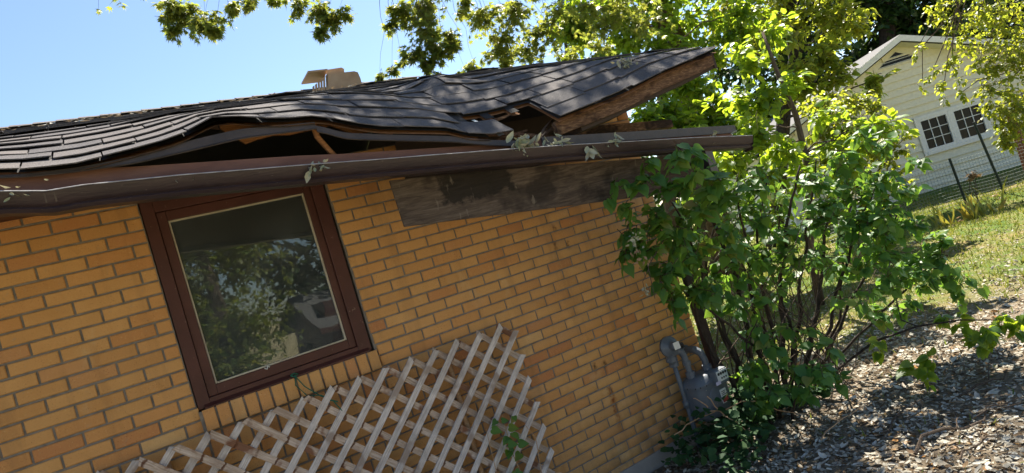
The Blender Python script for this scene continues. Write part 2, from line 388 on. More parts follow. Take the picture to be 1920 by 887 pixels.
# ------------------------------------------------------------------ ground
def ground_z(x, y):
    x = np.asarray(x, float); y = np.asarray(y, float)
    far = np.clip((np.hypot(x, y) - 2) / 6, 0, 1)
    return -0.02 + far * (0.06 * np.sin(x * .55 + 1) * np.cos(y * .47) + 0.03 * np.sin(x * 1.7 + y * 1.3))
def build_ground():
    ax = np.concatenate([[-1500, -400, -120, -50, -25], np.arange(-14, 22.01, .4), [26, 34, 60, 120, 400, 1500]])
    ay = np.concatenate([[-1500, -400, -120, -50, -25], np.arange(-14, 26.01, .4), [32, 45, 70, 120, 400, 1500]])
    X, Y = np.meshgrid(ax, ay); Z = ground_z(X, Y); V = np.stack([X, Y, Z], -1).reshape(-1, 3); nx = len(ax)
    i, j = np.meshgrid(np.arange(len(ay) - 1), np.arange(nx - 1), indexing='ij'); a = (i * nx + j).ravel()
    npobj('ground', V, np.stack([a, a + 1, a + nx + 1, a + nx], 1), M['ground'], smooth=True, kind='structure')
build_ground()

# ------------------------------------------------------------------ the brick house
BL, CH, Z0 = .2032, .0677, 2.5
CX = 3.39                                                   # right corner of the wall
house = empty('brick_house', 'yellow brick house with a caved in eave, sagging brown gutter and one window', 'house', loc=(CX, 0, 0))
WX0, WX1, WZ0, WZ1 = -.027, .933, 1.455, 2.60               # window opening
# mortar core of the wall with the opening
mb = MB()
def core(x0, x1, z0, z1): mb.box(x0, x1, .007, .10, z0, z1)
core(-4.5, WX0, 0, 2.635); core(WX1, CX - .004, 0, 2.635); core(WX0, WX1, 0, WZ0 - .12); core(WX0, WX1, WZ1, 2.635)
mb.box(CX - .10, CX - .004, .10, 8.3, 0, 2.635); mb.box(-4.5, -4.4, .10, 8.3, 0, 2.635); mb.box(-4.4, CX - .10, 8.2, 8.3, 0, 2.635)
wall = mb.build('wall', M['mortar'], house)
brick_cache = {}
def brick_geo(L, H, D=.09, c=.0035):
    v = [(-L/2,D,-H/2),(L/2,D,-H/2),(L/2,D,H/2),(-L/2,D,H/2), (-L/2,c,-H/2),(L/2,c,-H/2),(L/2,c,H/2),(-L/2,c,H/2),
         (-L/2+c,0,-H/2+c),(L/2-c,0,-H/2+c),(L/2-c,0,H/2-c),(-L/2+c,0,H/2-c)]
    f = [(8,9,10,11),(4,5,9,8),(5,6,10,9),(6,7,11,10),(7,4,8,11),(0,1,5,4),(1,2,6,5),(2,3,7,6),(3,0,4,7)]
    return v, f
def brick_mesh(L, H, D=.09):
    key = (round(L, 3), round(H, 3), D)
    if key not in brick_cache:
        v, f = brick_geo(L, H, D); brick_cache[key] = pmesh('brick', v, f, M['brick'])
    return brick_cache[key]
bricks = []                                                  # (cx, y, cz, L, H, D, tilt)
def hx(u): return (u + .1226 * min(max(u / 4.6, 0), 1)) * BL
for k in range(-2, 36):
    zt = Z0 - k * CH; zc = zt - CH / 2
    off = 0.0 if k % 2 else .5
    heads = [hx(n + off) for n in range(-23, 18)]
    heads = [h for h in heads if h < CX - .05] + [CX + .005]
    for a, b in zip(heads[:-1], heads[1:]):
        segs = [(a + .005, b - .005)]
        if k <= 18:                                          # cut at the opening (and the sill rows)
            lo, hi = WX0 - (.002 if k < 15 else -.010), WX1 + (.002 if k < 15 else .010)
            if k >= 15: lo, hi = -.020, .946
            out = []
            for (p, q) in segs:
                if q <= lo or p >= hi: out.append((p, q)); continue
                if p < lo: out.append((p, min(q, lo - .003)))
                if q > hi: out.append((max(p, hi + .003), q))
            segs = out
        for (p, q) in segs:
            if q - p > .025: bricks.append(((p + q) / 2, 0, zc, q - p, CH - .0098, .09, random.gauss(0, .004)))
px_, py_, dp_ = project([(b[0], 0, b[2]) for b in bricks])
inview = (px_ > -40) & (px_ < 1960) & (py_ > -30) & (py_ < 920)
order = np.argsort(np.where(inview, dp_, 1e3 + dp_))
singles = set(order[:300].tolist())
jv, jf, jr = [], [], []
for i, (cx, y, cz, L, H, D, t) in enumerate(bricks):
    dy = random.gauss(0, .0011); dz = random.gauss(0, .0007)
    if i in singles:
        o = bpy.data.objects.new('brick', brick_mesh(L, H)); o.location = (cx, y + dy, cz + dz); o.rotation_euler = (random.gauss(0, .006), t * .8, random.gauss(0, .004))
        link(o, wall)
    else:
        v, f = brick_geo(L, H); b = len(jv); r = random.random()
        jv += [(q[0] + cx, q[1] + y + dy, q[2] + cz + dz + q[0] * t * .8) for q in v]; jf += [tuple(a + b for a in g) for g in f]; jr += [r] * len(v)
o = npobj('brick_field', jv, jf, M['brick'], wall, jr, kind='stuff')
# two rows of upright bricks below the window; the upper one projects as a sill
sill = obj('window_sill', *(lambda q: (q.v, q.f))(MB().box(-.0265, .9325, -.016, .10, 1.354, 1.458).box(-.0265, .9325, .008, .10, 1.3355, 1.3535)), M['mortar'], house)
for row, (za, zb, ya) in enumerate(((1.352, 1.462, -.028), (1.214, 1.338, .0))):
    n = 14
    for i in range(n):
        w = .957 / n; xc = -.016 + w * (i + .5)
        o = bpy.data.objects.new('brick', brick_mesh(.0575, zb - za, .10)); o.location = (xc, ya + random.gauss(0, .0012), (za + zb) / 2 + random.gauss(0, .001))
        o.rotation_euler = (-.10 if row == 0 else 0, random.gauss(0, .008), random.gauss(0, .006)); link(o, sill)
MB().box(-4.5, CX + .01, -.012, .12, -.5, .092).build('foundation', M['concrete'], house)
MB().box(CX - .11, CX + .012, .121, 8.31, -.5, .092).build('foundation', M['concrete'], house)

# --- window
win = MB()
X0, X1, ZB, ZT = -.022, .921, 1.465, 2.585
def frame(mb, x0, x1, z0, z1, wl, wr, wb, wt, y0, y1):
    mb.bevbox(x0, x0 + wl, y0, y1, z0, z1, .003); mb.bevbox(x1 - wr, x1, y0, y1, z0, z1, .003)
    mb.bevbox(x0 + wl + .0005, x1 - wr - .0005, y0 + .0015, y1, z0, z0 + wb, .003); mb.bevbox(x0 + wl + .0005, x1 - wr - .0005, y0 + .0015, y1, z1 - wt, z1, .003)
frame(win, X0, X1, ZB, ZT, .060, .075, .045, .075, .012, .085)
window = win.build('window_frame', M['brown'], house)
sa = MB(); frame(sa, X0 + .062, X1 - .077, ZB + .047, ZT - .077, .046, .040, .052, .050, .026, .075); sa.build('sash', M['brown'], window)
gb = MB(); gx0, gx1, gz0, gz1 = X0 + .109, X1 - .118, ZB + .100, ZT - .128
frame(gb, gx0, gx1, gz0, gz1, .009, .009, .009, .009, .034, .060); gb.build('glazing_bead', M['bead'], window)
st = MB(); st.add([(X0 + .03, -.012, ZB + .004), (X1 - .02, -.012, ZB + .004), (X1 - .02, .03, ZB + .032), (X0 + .03, .03, ZB + .032),
                   (X0 + .03, -.012, ZB - .012), (X1 - .02, -.012, ZB - .012), (X1 - .02, .03, ZB - .003), (X0 + .03, .03, ZB - .003)],
                  [(0,1,2,3),(4,7,6,5),(0,4,5,1),(1,5,6,2),(2,6,7,3),(3,7,4,0)]); st.build('sill_board', M['brown'], window)
MB().box(gx0 + .004, gx1 - .004, .050, .053, gz0 + .004, gz1 - .004).build('pane', M['glass'], window)
hk = MB(); hk.tube([(.335, .030, gz0 - .004), (.345, .020, gz0 - .012), (.352, .026, gz0 + .004), (.36, .03, gz0 - .006)], .004, 6); hk.build('hook', M['white_plate'], window)
# room behind the pane, coloured near black to stand for its lack of light
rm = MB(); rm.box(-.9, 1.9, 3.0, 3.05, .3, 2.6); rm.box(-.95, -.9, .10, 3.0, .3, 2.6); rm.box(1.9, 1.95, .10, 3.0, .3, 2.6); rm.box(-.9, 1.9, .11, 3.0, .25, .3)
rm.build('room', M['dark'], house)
MB().box(-4.5, CX - .10, .02, 8.2, 2.601, 2.634).build('attic_floor', M['attic'], house)

# --- roof surface (warped): z as a function of x and y
EY, SL, EZ, RY = -.78, .35, 2.735, 4.2
def plane(y): return EZ + SL * (y - EY)
EV = np.array([(-9, 2.70), (-2.2, 2.69), (-.9, 2.645), (-.451, 2.623), (-.373, 2.606), (-.213, 2.600), (-.015, 2.622), (.132, 2.642), (.223, 2.667), (.310, 2.704), (.381, 2.701), (.487, 2.672), (.626, 2.653),
               (.772, 2.644), (.865, 2.606), (1.014, 2.552), (1.411, 2.48), (1.512, 2.434), (1.637, 2.407), (1.85, 2.405), (2.112, 2.437), (2.44, 2.486), (2.674, 2.523), (3.057, 2.613), (3.426, 2.675), (3.64, 2.722), (3.80, 2.75)])
LX = np.array([(-9, .9), (-.9, 1.0), (.0, .95), (.4, .5), (.7, .45), (1.0, .60), (1.4, .75), (1.7, .95), (2.1, 1.0), (2.67, .7), (3.06, .42), (3.43, .25), (3.8, .2)])
def roof_z(x, y):
    x = np.asarray(x, float); y = np.asarray(y, float)
    ze = np.interp(x, EV[:, 0], EV[:, 1]); L = np.interp(x, LX[:, 0], LX[:, 1])
    t = np.clip((y - EY) / L, 0, 1); g = (1 - t) ** 1.45
    z = plane(y) - (EZ - ze) * g
    # wrinkles: a buckled fold behind the torn eave, ripples on the left
    z = z + .062 * np.exp(-((x - 1.86 - .25 * (y - .1)) / .16) ** 2 - ((y + .02) / .20) ** 2)
    z = z - .040 * np.exp(-((x - 1.50) / .22) ** 2 - ((y + .02) / .24) ** 2)
    z = z + .020 * np.exp(-((x - 1.1) / .3) ** 2 - ((y + .25) / .2) ** 2)
    z = z + .005 * np.sin(x * 4.1 + 2.2 * y) * np.clip(1 - (y + .3) / 1.5, 0, 1) * np.clip((2.9 - x) / .6, 0, 1) * np.clip((y - EY) / .2, 0, 1)
    return z
RX1 = 3.64
def hole(x, y):                                              # the torn place at the eave
    return (1.66 < x < 2.15) and y < -.54 + .05 * math.sin(x * 31) - .35 * max(0, (x - 1.98)) - .5 * max(0, 1.75 - x)
# deck under the shingles: top and bottom skins
def sheet(f, xs, ys, dz, keep=None):
    idx = {}; v = []; fc = []
    for i in range(len(xs)):
        for j in range(len(ys)): v.append((xs[i], ys[j], float(f(xs[i], ys[j])) + dz))
    n = len(ys)
    for i in range(len(xs) - 1):
        for j in range(n - 1):
            if keep and not keep((xs[i] + xs[i+1]) / 2, (ys[j] + ys[j+1]) / 2): continue
            fc.append((i*n+j, (i+1)*n+j, (i+1)*n+j+1, i*n+j+1))
    return v, fc
xs = np.concatenate([[-5.2, -3, -2, -1.4], np.arange(-1.0, RX1 - .02, .06), [RX1 - .012]]); ys = np.concatenate([np.arange(EY + .006, .8, .06), np.arange(.9, RY, .3), [RY]])
dk = MB(); dk.add(*sheet(roof_z, xs, ys, -.030, lambda x, y: not hole(x, y)))
deck = dk.build('roof_deck', M['deckwood'], house)
ul = MB(); ul.add(*sheet(roof_z, xs, ys, -.010, lambda x, y: not hole(x, y))); ul.build('underlayment', mat_flat('black_felt', (.018,.017,.018), .95), deck)
bs = MB(); zr = plane(RY); bs.add([(-5.2, RY, zr), (RX1, RY, zr), (RX1, 9.2, zr - SL * 5), (-5.2, 9.2, zr - SL * 5), (-5.2, RY, zr - .05), (RX1, RY, zr - .05), (RX1, 9.2, zr - SL * 5 - .05), (-5.2, 9.2, zr - SL * 5 - .05)],
                                 [(0,1,2,3),(7,6,5,4),(1,5,6,2),(3,2,6,7),(0,3,7,4)]); bs.build('rear_roof', M['shingle'], house)
gw = MB(); gw.add([(CX - .05, .02, 2.637), (CX - .05, 8.3, 2.637), (CX - .05, 8.3, plane(RY) - SL * 4.1 - .06), (CX - .05, RY, plane(RY) - .06), (CX - .05, .02, plane(.02) - .35)], [(0,1,2,3,4)])
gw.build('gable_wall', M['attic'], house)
# shingles, laid course by course from the eave up
EXPO = .128; sh_cells = []
ncourse = int((RY - EY) / EXPO)
for c in range(ncourse):
    x = -1.05 - .305 * ((c * .37) % 1)
    while x < RX1:
        w = .305 * random.uniform(.86, 1.12); sh_cells.append((c, x, min(x + w, RX1 + .004))); x += w
def shingle_geo(c, xa, xb, lift, nx=3):
    la, lb = abs(random.gauss(0, .0035)), abs(random.gauss(0, .0035))
    ya = EY + c * EXPO - .012 + random.gauss(0, .008); yb = ya + EXPO + .035; xs_ = np.linspace(xa + .0028, xb - .0028, nx); rows = []
    sk = random.gauss(0, .004)
    top = []
    for j, t in enumerate((0, .45, 1)):
        y = ya + (yb - ya) * t
        off = (.0085 + lift) * (1 - t) ** 1.3 + .001
        top.append([(xx, y + sk * (xx - xa) / .3, float(roof_z(xx, y)) + off + (la + (lb - la) * (xx - xa) / (xb - xa)) * (1 - t) + (lift * .8 * math.sin((xx - xa) / (xb - xa) * 3.1) * (1 - t) if lift > .012 else 0)) for xx in xs_])
    front = [(p[0], p[1] + .001, p[2] - .0045 - lift * .15) for p in top[0]]
    v = [p for r in [front] + top for p in r]; f = []
    for i in range(3):
        for j in range(nx - 1): f.append((i*nx+j, i*nx+j+1, (i+1)*nx+j+1, (i+1)*nx+j))
    # side edges
    f.append((nx, 0, nx * 2)); f.append((nx - 1, nx * 2 - 1, nx * 3 - 1))
    return v, f
def torn(c, xa, xb): return hole((xa + xb) / 2, EY + (c + .45) * EXPO)
cells = [s for s in sh_cells if not torn(*s)]
n1 = 0; jv, jf, jr = [], [], []
for (c, xa, xb) in cells:
    lift = abs(random.gauss(0, .0022)) + (.014 * random.random() if random.random() < .07 else 0)
    if c == 1 and 1.62 < xb < 2.2: lift += .012
    single = n1 < 300 and xb > -1.0
    v, f = shingle_geo(c, xa, xb, lift, 4 if xa < 1.2 and c < 3 else 3)
    if single:
        o = bpy.data.objects.new('shingle', pmesh('shingle', v, f, M['shingle'])); link(o, deck); n1 += 1
    else:
        b = len(jv); jv += v; jf += f; jr += [random.random()] * len(v)
me = bpy.data.meshes.new('shingle_field'); me.from_pydata(jv, [], jf); a = me.attributes.new('rnd', 'FLOAT', 'POINT'); a.data.foreach_set('value', jr); me.materials.append(M['shingle'])
o = bpy.data.objects.new('shingle_field', me); link(o, deck); o['kind'] = 'stuff'
# ridge caps
x = -1.2
rc = MB()
while x < RX1:
    zz = plane(RY); rc.add([(x, RY - .13, zz - .025), (x + .24, RY - .13, zz - .032), (x + .24, RY, zz + .022), (x, RY, zz + .034), (x, RY + .13, zz - .025), (x + .24, RY + .13, zz - .032)], [(0,1,2,3),(3,2,5,4)]); x += .2
rc.build('ridge_cap', M['shingle'], deck, kind='stuff')
# buckled metal drip edges hanging below the shingles
def band(name, pts, h, y, mat, lipw=.012):
    q = MB(); P = np.array([(p[0], p[1], y) for p in pts]); H = [p[2] if len(p) > 2 else h for p in pts]; t = np.linspace(P[0, 0], P[-1, 0], max(8, int((P[-1, 0] - P[0, 0]) / .04)))
    zz = np.interp(t, P[:, 0], P[:, 1]); yy = np.interp(t, P[:, 0], P[:, 2]); hh = np.interp(t, P[:, 0], H); zz = np.convolve(np.pad(zz, 1, 'edge'), [.25, .5, .25], 'valid')
    q.strip([[(a, c + .09, b + .022), (a, c, b), (a, c - .003, b - h * .85), (a, c - lipw, b - h), (a, c - lipw + .003, b - h - .004), (a, c + .003, b - h * .85), (a, c + .004, b - .003), (a, c + .09, b + .018)] for a, b, c, h in zip(t, zz, yy, hh)], close=True)
    o = q.build(name, mat, house); return o
band('drip_edge', [(-1.2, 2.64, .012), (-.45, 2.61, .012), (-.375, 2.598, .014), (-.214, 2.592, .018), (-.016, 2.600, .03), (.217, 2.633, .045), (.416, 2.650, .045), (.745, 2.630, .035)], .050, -.765, M['dark_metal'])
band('drip_edge', [(.742, 2.618), (.863, 2.556), (1.159, 2.497), (1.404, 2.450), (1.62, 2.392), (1.83, 2.350)], .034, -.768, M['dark_metal'])
# fascia that has sagged with the gutter
FA = [(-1.6, 2.72), (-.9, 2.67), (-.457, 2.624), (-.029, 2.565), (.635, 2.491), (.833, 2.463), (1.808, 2.350), (2.077, 2.333), (3.56, 2.160)]
def strip_board(name, pts, h, y0, y1, mat, par=house, n=24):
    P = np.array(pts); t = np.unique(np.concatenate([np.linspace(P[0, 0], P[-1, 0], n), P[:, 0]])); zz = np.interp(t, P[:, 0], P[:, 1]); q = MB()
    q.strip([[(a, y0, b), (a, y0, b - h), (a, y1, b - h), (a, y1, b)] for a, b in zip(t, zz)], close=True)
    k = len(t) - 1; q.f += [(3, 2, 1, 0), (4*k, 4*k+1, 4*k+2, 4*k+3)]; return q.build(name, mat, par)
strip_board('fascia', FA, .128, -.742, -.722, M['fascia'])
strip_board('fascia_flashing', [(1.98, 2.350), (2.077, 2.339), (3.60, 2.166)], .055, -.756, -.745, M['dark_metal'])
so_ = MB(); zo = lambda x: float(np.interp(x, [q[0] for q in FA], [q[1] for q in FA])) - .124
so_.strip([[(x, -.722, zo(x)), (x, -.01, 2.60), (x, -.01, 2.612), (x, -.722, zo(x) + .012)] for x in np.linspace(-1.6, 1.06, 12)], close=True); so_.f += [(3, 2, 1, 0), (44, 45, 46, 47)]
so_.build('soffit', M['brown'], house)
# gutter
LIP = [(-1.9, 2.66), (-1.0, 2.585), (-.46, 2.532), (-.326, 2.503), (-.211, 2.502), (.126, 2.476), (.787, 2.405), (1.335, 2.345), (2.056, 2.264), (2.889, 2.161), (3.615, 2.062)]
P = np.array(LIP); P[:, 1] -= .012; t = np.unique(np.concatenate([np.linspace(-1.9, 3.615, 40), P[:, 0]])); zz = np.interp(t, P[:, 0], P[:, 1])
g = MB(); prof = [(a_, b_ * .80 if b_ < 0 else b_) for a_, b_ in [(-.757, .022), (-.757, -.088), (-.822, -.090), (-.834, -.074), (-.828, -.062), (-.846, -.048), (-.858, -.004), (-.862, .002), (-.848, .004), (-.846, -.004), (-.853, -.006), (-.842, -.046), (-.825, -.060), (-.828, -.074), (-.820, -.086), (-.761, -.084), (-.761, .022)]]
jit = np.interp(t, np.linspace(-1.9, 3.7, 30), rng.normal(0, .004, 30))
g.strip([[(a, py + jj * (1 if py < -.8 else 0), b + pz) for py, pz in prof] for a, b, jj in zip(t, zz, jit)], close=True)
gutter = g.build('gutter', M['gutter'], house); smooth_by_angle(gutter, 40)
lp = MB(); lp.tube([(a, -.857 + jj, b + .0045) for a, b, jj in zip(t, zz, jit)], .0036, 6); lp.build('lip', mat_paint('sunlit_lip', (.16,.14,.145), (.42,.41,.42), .4, (2, 8, 8), (.6,.6,.6), 30, .5, cs=9), gutter)  # pale colour paints the sunlit highlight along the lip
for sx in (-.32, 1.93):
    b = float(np.interp(sx, P[:, 0], P[:, 1])); sm_ = MB()
    sm_.strip([[(sx + o_, py - .0022, b + pz + float(np.interp(sx + o_, P[:, 0], P[:, 1])) - b) for py, pz in prof[2:9]] for o_ in (-.018, -.017, .017, .018)])
    sm_.build('seam_band', M['gutter'], gutter)
ec = MB(); b = zz[-1]; ec.add([(3.617, p[0], b + p[1]) for p in ((-.757, .015), (-.757, -.088), (-.822, -.09), (-.834, -.074), (-.828, -.062), (-.846, -.048), (-.858, -.004))], [tuple(range(7))]); ec.build('end_cap', M['gutter'], gutter)
# downspout: outlet under the gutter, elbow back to the wall, then down the corner
ds = MB()
def sq(pts, w, d):
    k = len(pts); v = []; f = []
    for i, p in enumerate(pts): v += [(p[0]-w, p[1]-d, p[2]), (p[0]+w, p[1]-d, p[2]), (p[0]+w, p[1]+d, p[2]), (p[0]-w, p[1]+d, p[2])]
    for i in range(k-1):
        for j in range(4): f.append((i*4+j, (i+1)*4+j, (i+1)*4+(j+1)%4, i*4+(j+1)%4))
    f += [(0,1,2,3), (4*k-1, 4*k-2, 4*k-3, 4*k-4)]; ds.add(v, f)
sq([(3.20, -.79, 2.05), (3.20, -.79, 1.80), (3.215, -.75, 1.735), (3.42, -.12, 1.38), (3.432, -.05, 1.32), (3.432, -.05, .15), (3.44, -.12, .06)], .034, .026)
ds.build('downspout', M['gutter'], house)
# the loosened eave panel that hangs below the gutter, with a dark patch
def hang(x, s):                                              # s 0 top .. 1 bottom
    zt = np.interp(x, P[:, 0], P[:, 1]) - .055; zb = -.1175 * (x - 1.09) + 2.062
    return (x, -.64 + .04 * s, zt + (zb - zt) * s)
ep = MB(); xs_ = np.linspace(0, 1, 10); rows_f, rows_b = [], []
for q in xs_:
    row = []
    for s in (0, .5, 1):
        x = (1.07 + .022 * s) + (3.42 - 1.07) * q; p = hang(x, s); row.append(p)
    rows_f.append(row)
k = len(rows_f)
ep.strip([[r[0], r[1], r[2], (r[2][0], r[2][1] + .013, r[2][2]), (r[1][0], r[1][1] + .013, r[1][2]), (r[0][0], r[0][1] + .013, r[0][2])] for r in rows_f], close=True)
ep.f += [(5,4,3,2,1,0), tuple(6*(k-1) + i for i in range(6))]
panel = ep.build('soffit_panel', M['panel'], house)
panel['label'] = 'dark weathered plywood panel hanging below the gutter'
# rotten sub-fascia that still follows the lifted corner
strip_board('rotten_board', [(2.11, 2.425), (2.2, 2.440), (2.44, 2.474), (2.674, 2.510), (3.057, 2.596), (3.426, 2.660), (3.60, 2.700)], .085, -.748, -.712, M['rotten'])
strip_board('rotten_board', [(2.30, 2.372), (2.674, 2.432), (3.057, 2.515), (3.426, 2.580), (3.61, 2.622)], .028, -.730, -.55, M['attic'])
rk = MB(); 
for ya, yb in ((-.74, .4), (.4, 1.6), (1.6, 2.9), (2.9, 4.2)):
    za, zb = float(roof_z(3.62, ya)) - .028, float(roof_z(3.62, yb)) - .028
    rk.add([(3.605, ya, za), (3.632, ya, za), (3.632, yb, zb), (3.605, yb, zb), (3.605, ya, za - .12), (3.632, ya, za - .12), (3.632, yb, zb - .12), (3.605, yb, zb - .12)], [(0,1,2,3),(7,6,5,4),(0,4,5,1),(1,5,6,2),(2,6,7,3),(3,7,4,0)])
rk.build('rake_board', M['attic'], house)
# rafters (tails broken over the wall), ledger and loose wood
for i, x in enumerate((-.72, -.11, .50, 1.11, 1.72, 2.33, 2.94, 3.36)):
    ya = (-.69, -.40, -.10, -.25, -.02, -.52, -.66, -.68)[i]; q = MB()
    pts = [ya, ya + .3, .3, 1.2, 2.5, RY]
    q.strip([[(x - .019, y, float(roof_z(x, y)) - .034), (x + .019, y, float(roof_z(x, y)) - .034), (x + .019, y, float(roof_z(x, y)) - .13), (x - .019, y, float(roof_z(x, y)) - .13)] for y in pts], close=True); q.f.append((3,2,1,0))
    q.build('rafter', M['deckwood'], house)
q = MB(); q.tube([(.742, -.745, 2.632), (.752, -.72, 2.57), (.795, -.70, 2.50), (.83, -.70, 2.44)], [.016, .015, .014, .012], 5); q.build('split_strut', M['deckwood'], house)
MB().box(1.42, 2.78, -.030, -.012, 2.30, 2.64).build('shade_board', M['attic'], house)  # added dark board covers the brick so the torn opening looks shaded
# jagged plywood edge above the opening
q = MB(); pts = []; xx = .35
while xx < 1.15: pts.append((xx, random.uniform(.05, .115) if .42 < xx < .80 else random.uniform(.015, .05))); xx += random.uniform(.03, .09)
q.strip([[(a, -.69, float(roof_z(a, -.69)) - .032), (a, -.69, float(roof_z(a, -.69)) - .034 - h), (a, -.675, float(roof_z(a, -.69)) - .034 - h), (a, -.675, float(roof_z(a, -.69)) - .032)] for a, h in pts], close=True)
q.build('splintered_plywood', M['deckwood'], house)
for i, (a, b, r) in enumerate((((1.70, -.62, 2.50), (1.95, -.58, 2.555), .012), ((1.76, -.45, 2.50), (2.13, -.66, 2.36), .016), ((2.02, -.70, 2.36), (2.30, -.50, 2.50), .018), ((1.98, -.74, 2.34), (2.16, -.70, 2.42), .010), ((1.86, -.40, 2.44), (2.08, -.50, 2.46), .014))):
    d = Vector(b) - Vector(a); q = MB(); q.tube([a, Vector(a) + d * .35 + Vector((0, 0, .008)), Vector(a) + d * .7, b], [r, r * .95, r * 1.0, r * .45], 4); q.build('splintered_wood', M['rotten'], house)
q = MB(); q.add([(1.675, -.575, 2.560), (1.700, -.570, 2.562), (1.72, -.66, 2.492), (1.705, -.67, 2.484), (1.735, -.775, 2.404), (1.690, -.785, 2.396)], [(0,1,2,3),(3,2,4,5)]); q.build('flashing_strip', M['flash'], house)
# wooden plate that shows above the gutter and runs past the corner
MB().add([(2.70, -.20, 2.478), (3.62, -.20, 2.395), (3.62, -.10, 2.395), (2.70, -.10, 2.478), (2.70, -.20, 2.405), (3.62, -.20, 2.335), (3.62, -.10, 2.335), (2.70, -.10, 2.405)], [(0,1,2,3),(7,6,5,4),(0,4,5,1),(1,5,6,2),(2,6,7,3),(3,7,4,0)]).build('wall_plate', M['rotten'], house)
# vent hood near the ridge
vz = plane(RY)
def prism(q, front, d0, d1):
    a = [at(x, y, d0) for x, y in front]; b = [at(x, y, d1) for x, y in front]; n = len(a)
    q.add(a + b, [tuple(range(n))[::-1], tuple(range(n, 2*n))] + [(i, (i+1) % n, n + (i+1) % n, n + i) for i in range(n)])
v = MB(); prism(v, [(616,176), (610,143), (613,139), (664,133.5), (671,135.5), (676,147), (681,166)], 7.95, 8.45); vent = v.build('roof_vent', M['tan'], house)
v = MB(); prism(v, [(612,142), (611,131), (640,126.5), (645,129), (646,139)], 8.45, 8.75); v.build('vent_cap', M['tan'], vent)
v = MB(); c4 = [at(565, 155.5, 8.42), at(604, 151, 8.42), at(614, 129, 8.0), at(577, 133, 8.0)]; nn_ = Vector(c4[1] - c4[0]).cross(Vector(c4[3] - c4[0])).normalized() * .022
v.add(c4 + [p + np.array(nn_) for p in c4], [(0,1,2,3), (7,6,5,4), (0,4,5,1), (1,5,6,2), (2,6,7,3), (3,7,4,0)]); v.build('vent_flap', M['tan'], vent)
for i in range(6):
    x = 586 + 5 * i; v = MB(); prism(v, [(x + .4, 176), (x - .4, 163 - 4.2 * i), (x + 3.6, 160 - 4.2 * i), (x + 4.4, 175.5)], 7.97 - .004 * i, 8.25); v.build('vent_rib', M['tan'], vent)

# ------------------------------------------------------------------ lattice against the wall
lat = empty('lattice_panel', 'weathered grey wooden lattice panel leaning on the brick wall below the window', 'lattice', loc=(1.0, -.1, 0))
LX0, LX1, LZ0, LZ1 = -.62, 1.797, .02, 1.345
def lat_y(z): return -.055 - .045 * (1.345 - z)
def slat(c, sgn, lay):
    """line x = c + sgn*z clipped to the panel; returns the two ends"""
    pts = []
    za, zb = LZ0, LZ1
    xa, xb = c + sgn * za, c + sgn * zb
    if sgn > 0:
        if xa < LX0: za = LX0 - c
        if xb > LX1: zb = LX1 - c
    else:
        if xa > LX1: za = c - LX1
        if xb < LX0: zb = c - LX0
    if zb - za < .05: return None
    return (c + sgn * za, za), (c + sgn * zb, zb)
PITCH, PX0 = .1565, .925
SLAT_W, SLAT_T = .0365, .0085
def add_slat(c, sgn, lay):
    e = slat(c, sgn, lay)
    if not e: return
    (xa, za), (xb, zb) = e; L = math.hypot(xb - xa, zb - za) + .012
    n = 7; v = []; xs2 = np.linspace(-L/2, L/2, n); wob = rng.normal(0, .0012, n); ww = SLAT_W * (1 + rng.normal(0, .03, n)); cut = .016 * (1 if random.random() < .5 else -1)
    for i, s in enumerate(xs2):
        sk = cut * .5 if i == n - 1 else 0
        for (a, b) in ((-.5, -.5), (-.5, .5), (.5, .5), (.5, -.5)):
            v.append((s + sk * a * 2, b * SLAT_T + wob[i] * .6, a * ww[i] + wob[i]))
    f = []
    for i in range(n - 1):
        for j in range(4): f.append((i*4+j, (i+1)*4+j, (i+1)*4+(j+1)%4, i*4+(j+1)%4))
    f += [(0,1,2,3), tuple((n-1)*4 + j for j in (3,2,1,0))]
    o = bpy.data.objects.new('slat', pmesh('slat', v, f, M['lattice'] if lay == 0 else M['lattice_b']))
    zc = (za + zb) / 2; o.location = ((xa + xb) / 2 + random.gauss(0, .002), lat_y(zc) - (.0088 if lay == 0 else 0), zc)
    ang = math.atan2(zb - za, xb - xa); tilt = math.atan(.045)
    o.matrix_basis = Matrix.Translation(o.location) @ Matrix.Rotation(tilt, 4, 'X') @ Matrix.Rotation(-ang + random.gauss(0, .004), 4, 'Y')
    link(o, lat)
for k in range(-22, 16):
    add_slat(PX0 + PITCH * k - LZ1, 1, 0)
    add_slat(PX0 + PITCH * k + LZ1 + .012, -1, 1)
def stake(label, a, b, r):
    q = MB(); d = Vector(b) - Vector(a); n = 7
    q.tube([Vector(a) + d * (i / (n-1)) + Vector((rng.normal(0, .003), 0, 0)) for i in range(n)], [r * (1 + .08 * math.sin(i * 2.1)) for i in range(n)], 8)
    o = q.build('wooden_stake', M['stake'], None, smooth=True); tag(o, label, 'stake', 'stakes behind the lattice')
stake('pale peeled stick standing behind the right half of the lattice', (1.335, -.028, 0), (1.345, -.022, 1.29), .017)
stake('pale peeled stick standing behind the left end of the lattice', (-.245, -.03, 0), (-.215, -.022, 1.30), .017)
tw = MB()
A = Vector((.462, -.018, 1.475)); B = Vector((.60, -.115, 1.285)); 
tw.tube([A, A + (B - A) * .3 + Vector((-.012, -.008, -.015)), A + (B - A) * .7 + Vector((-.008, 0, -.012)), B], .0032, 5)
tw.tube([A + Vector((.006, 0, 0)), A + Vector((-.01, -.012, -.05)), Vector((.485, -.09, 1.355)), B + Vector((-.05, .0, .05)), B], .0026, 5)
tw.tube([A + Vector((-.02, -.004, .006)), A + Vector((0, -.008, .012)), A + Vector((.022, -.002, .002)), A + Vector((.0, -.008, -.008)), A + Vector((-.02, -.004, .006))], .004, 5)
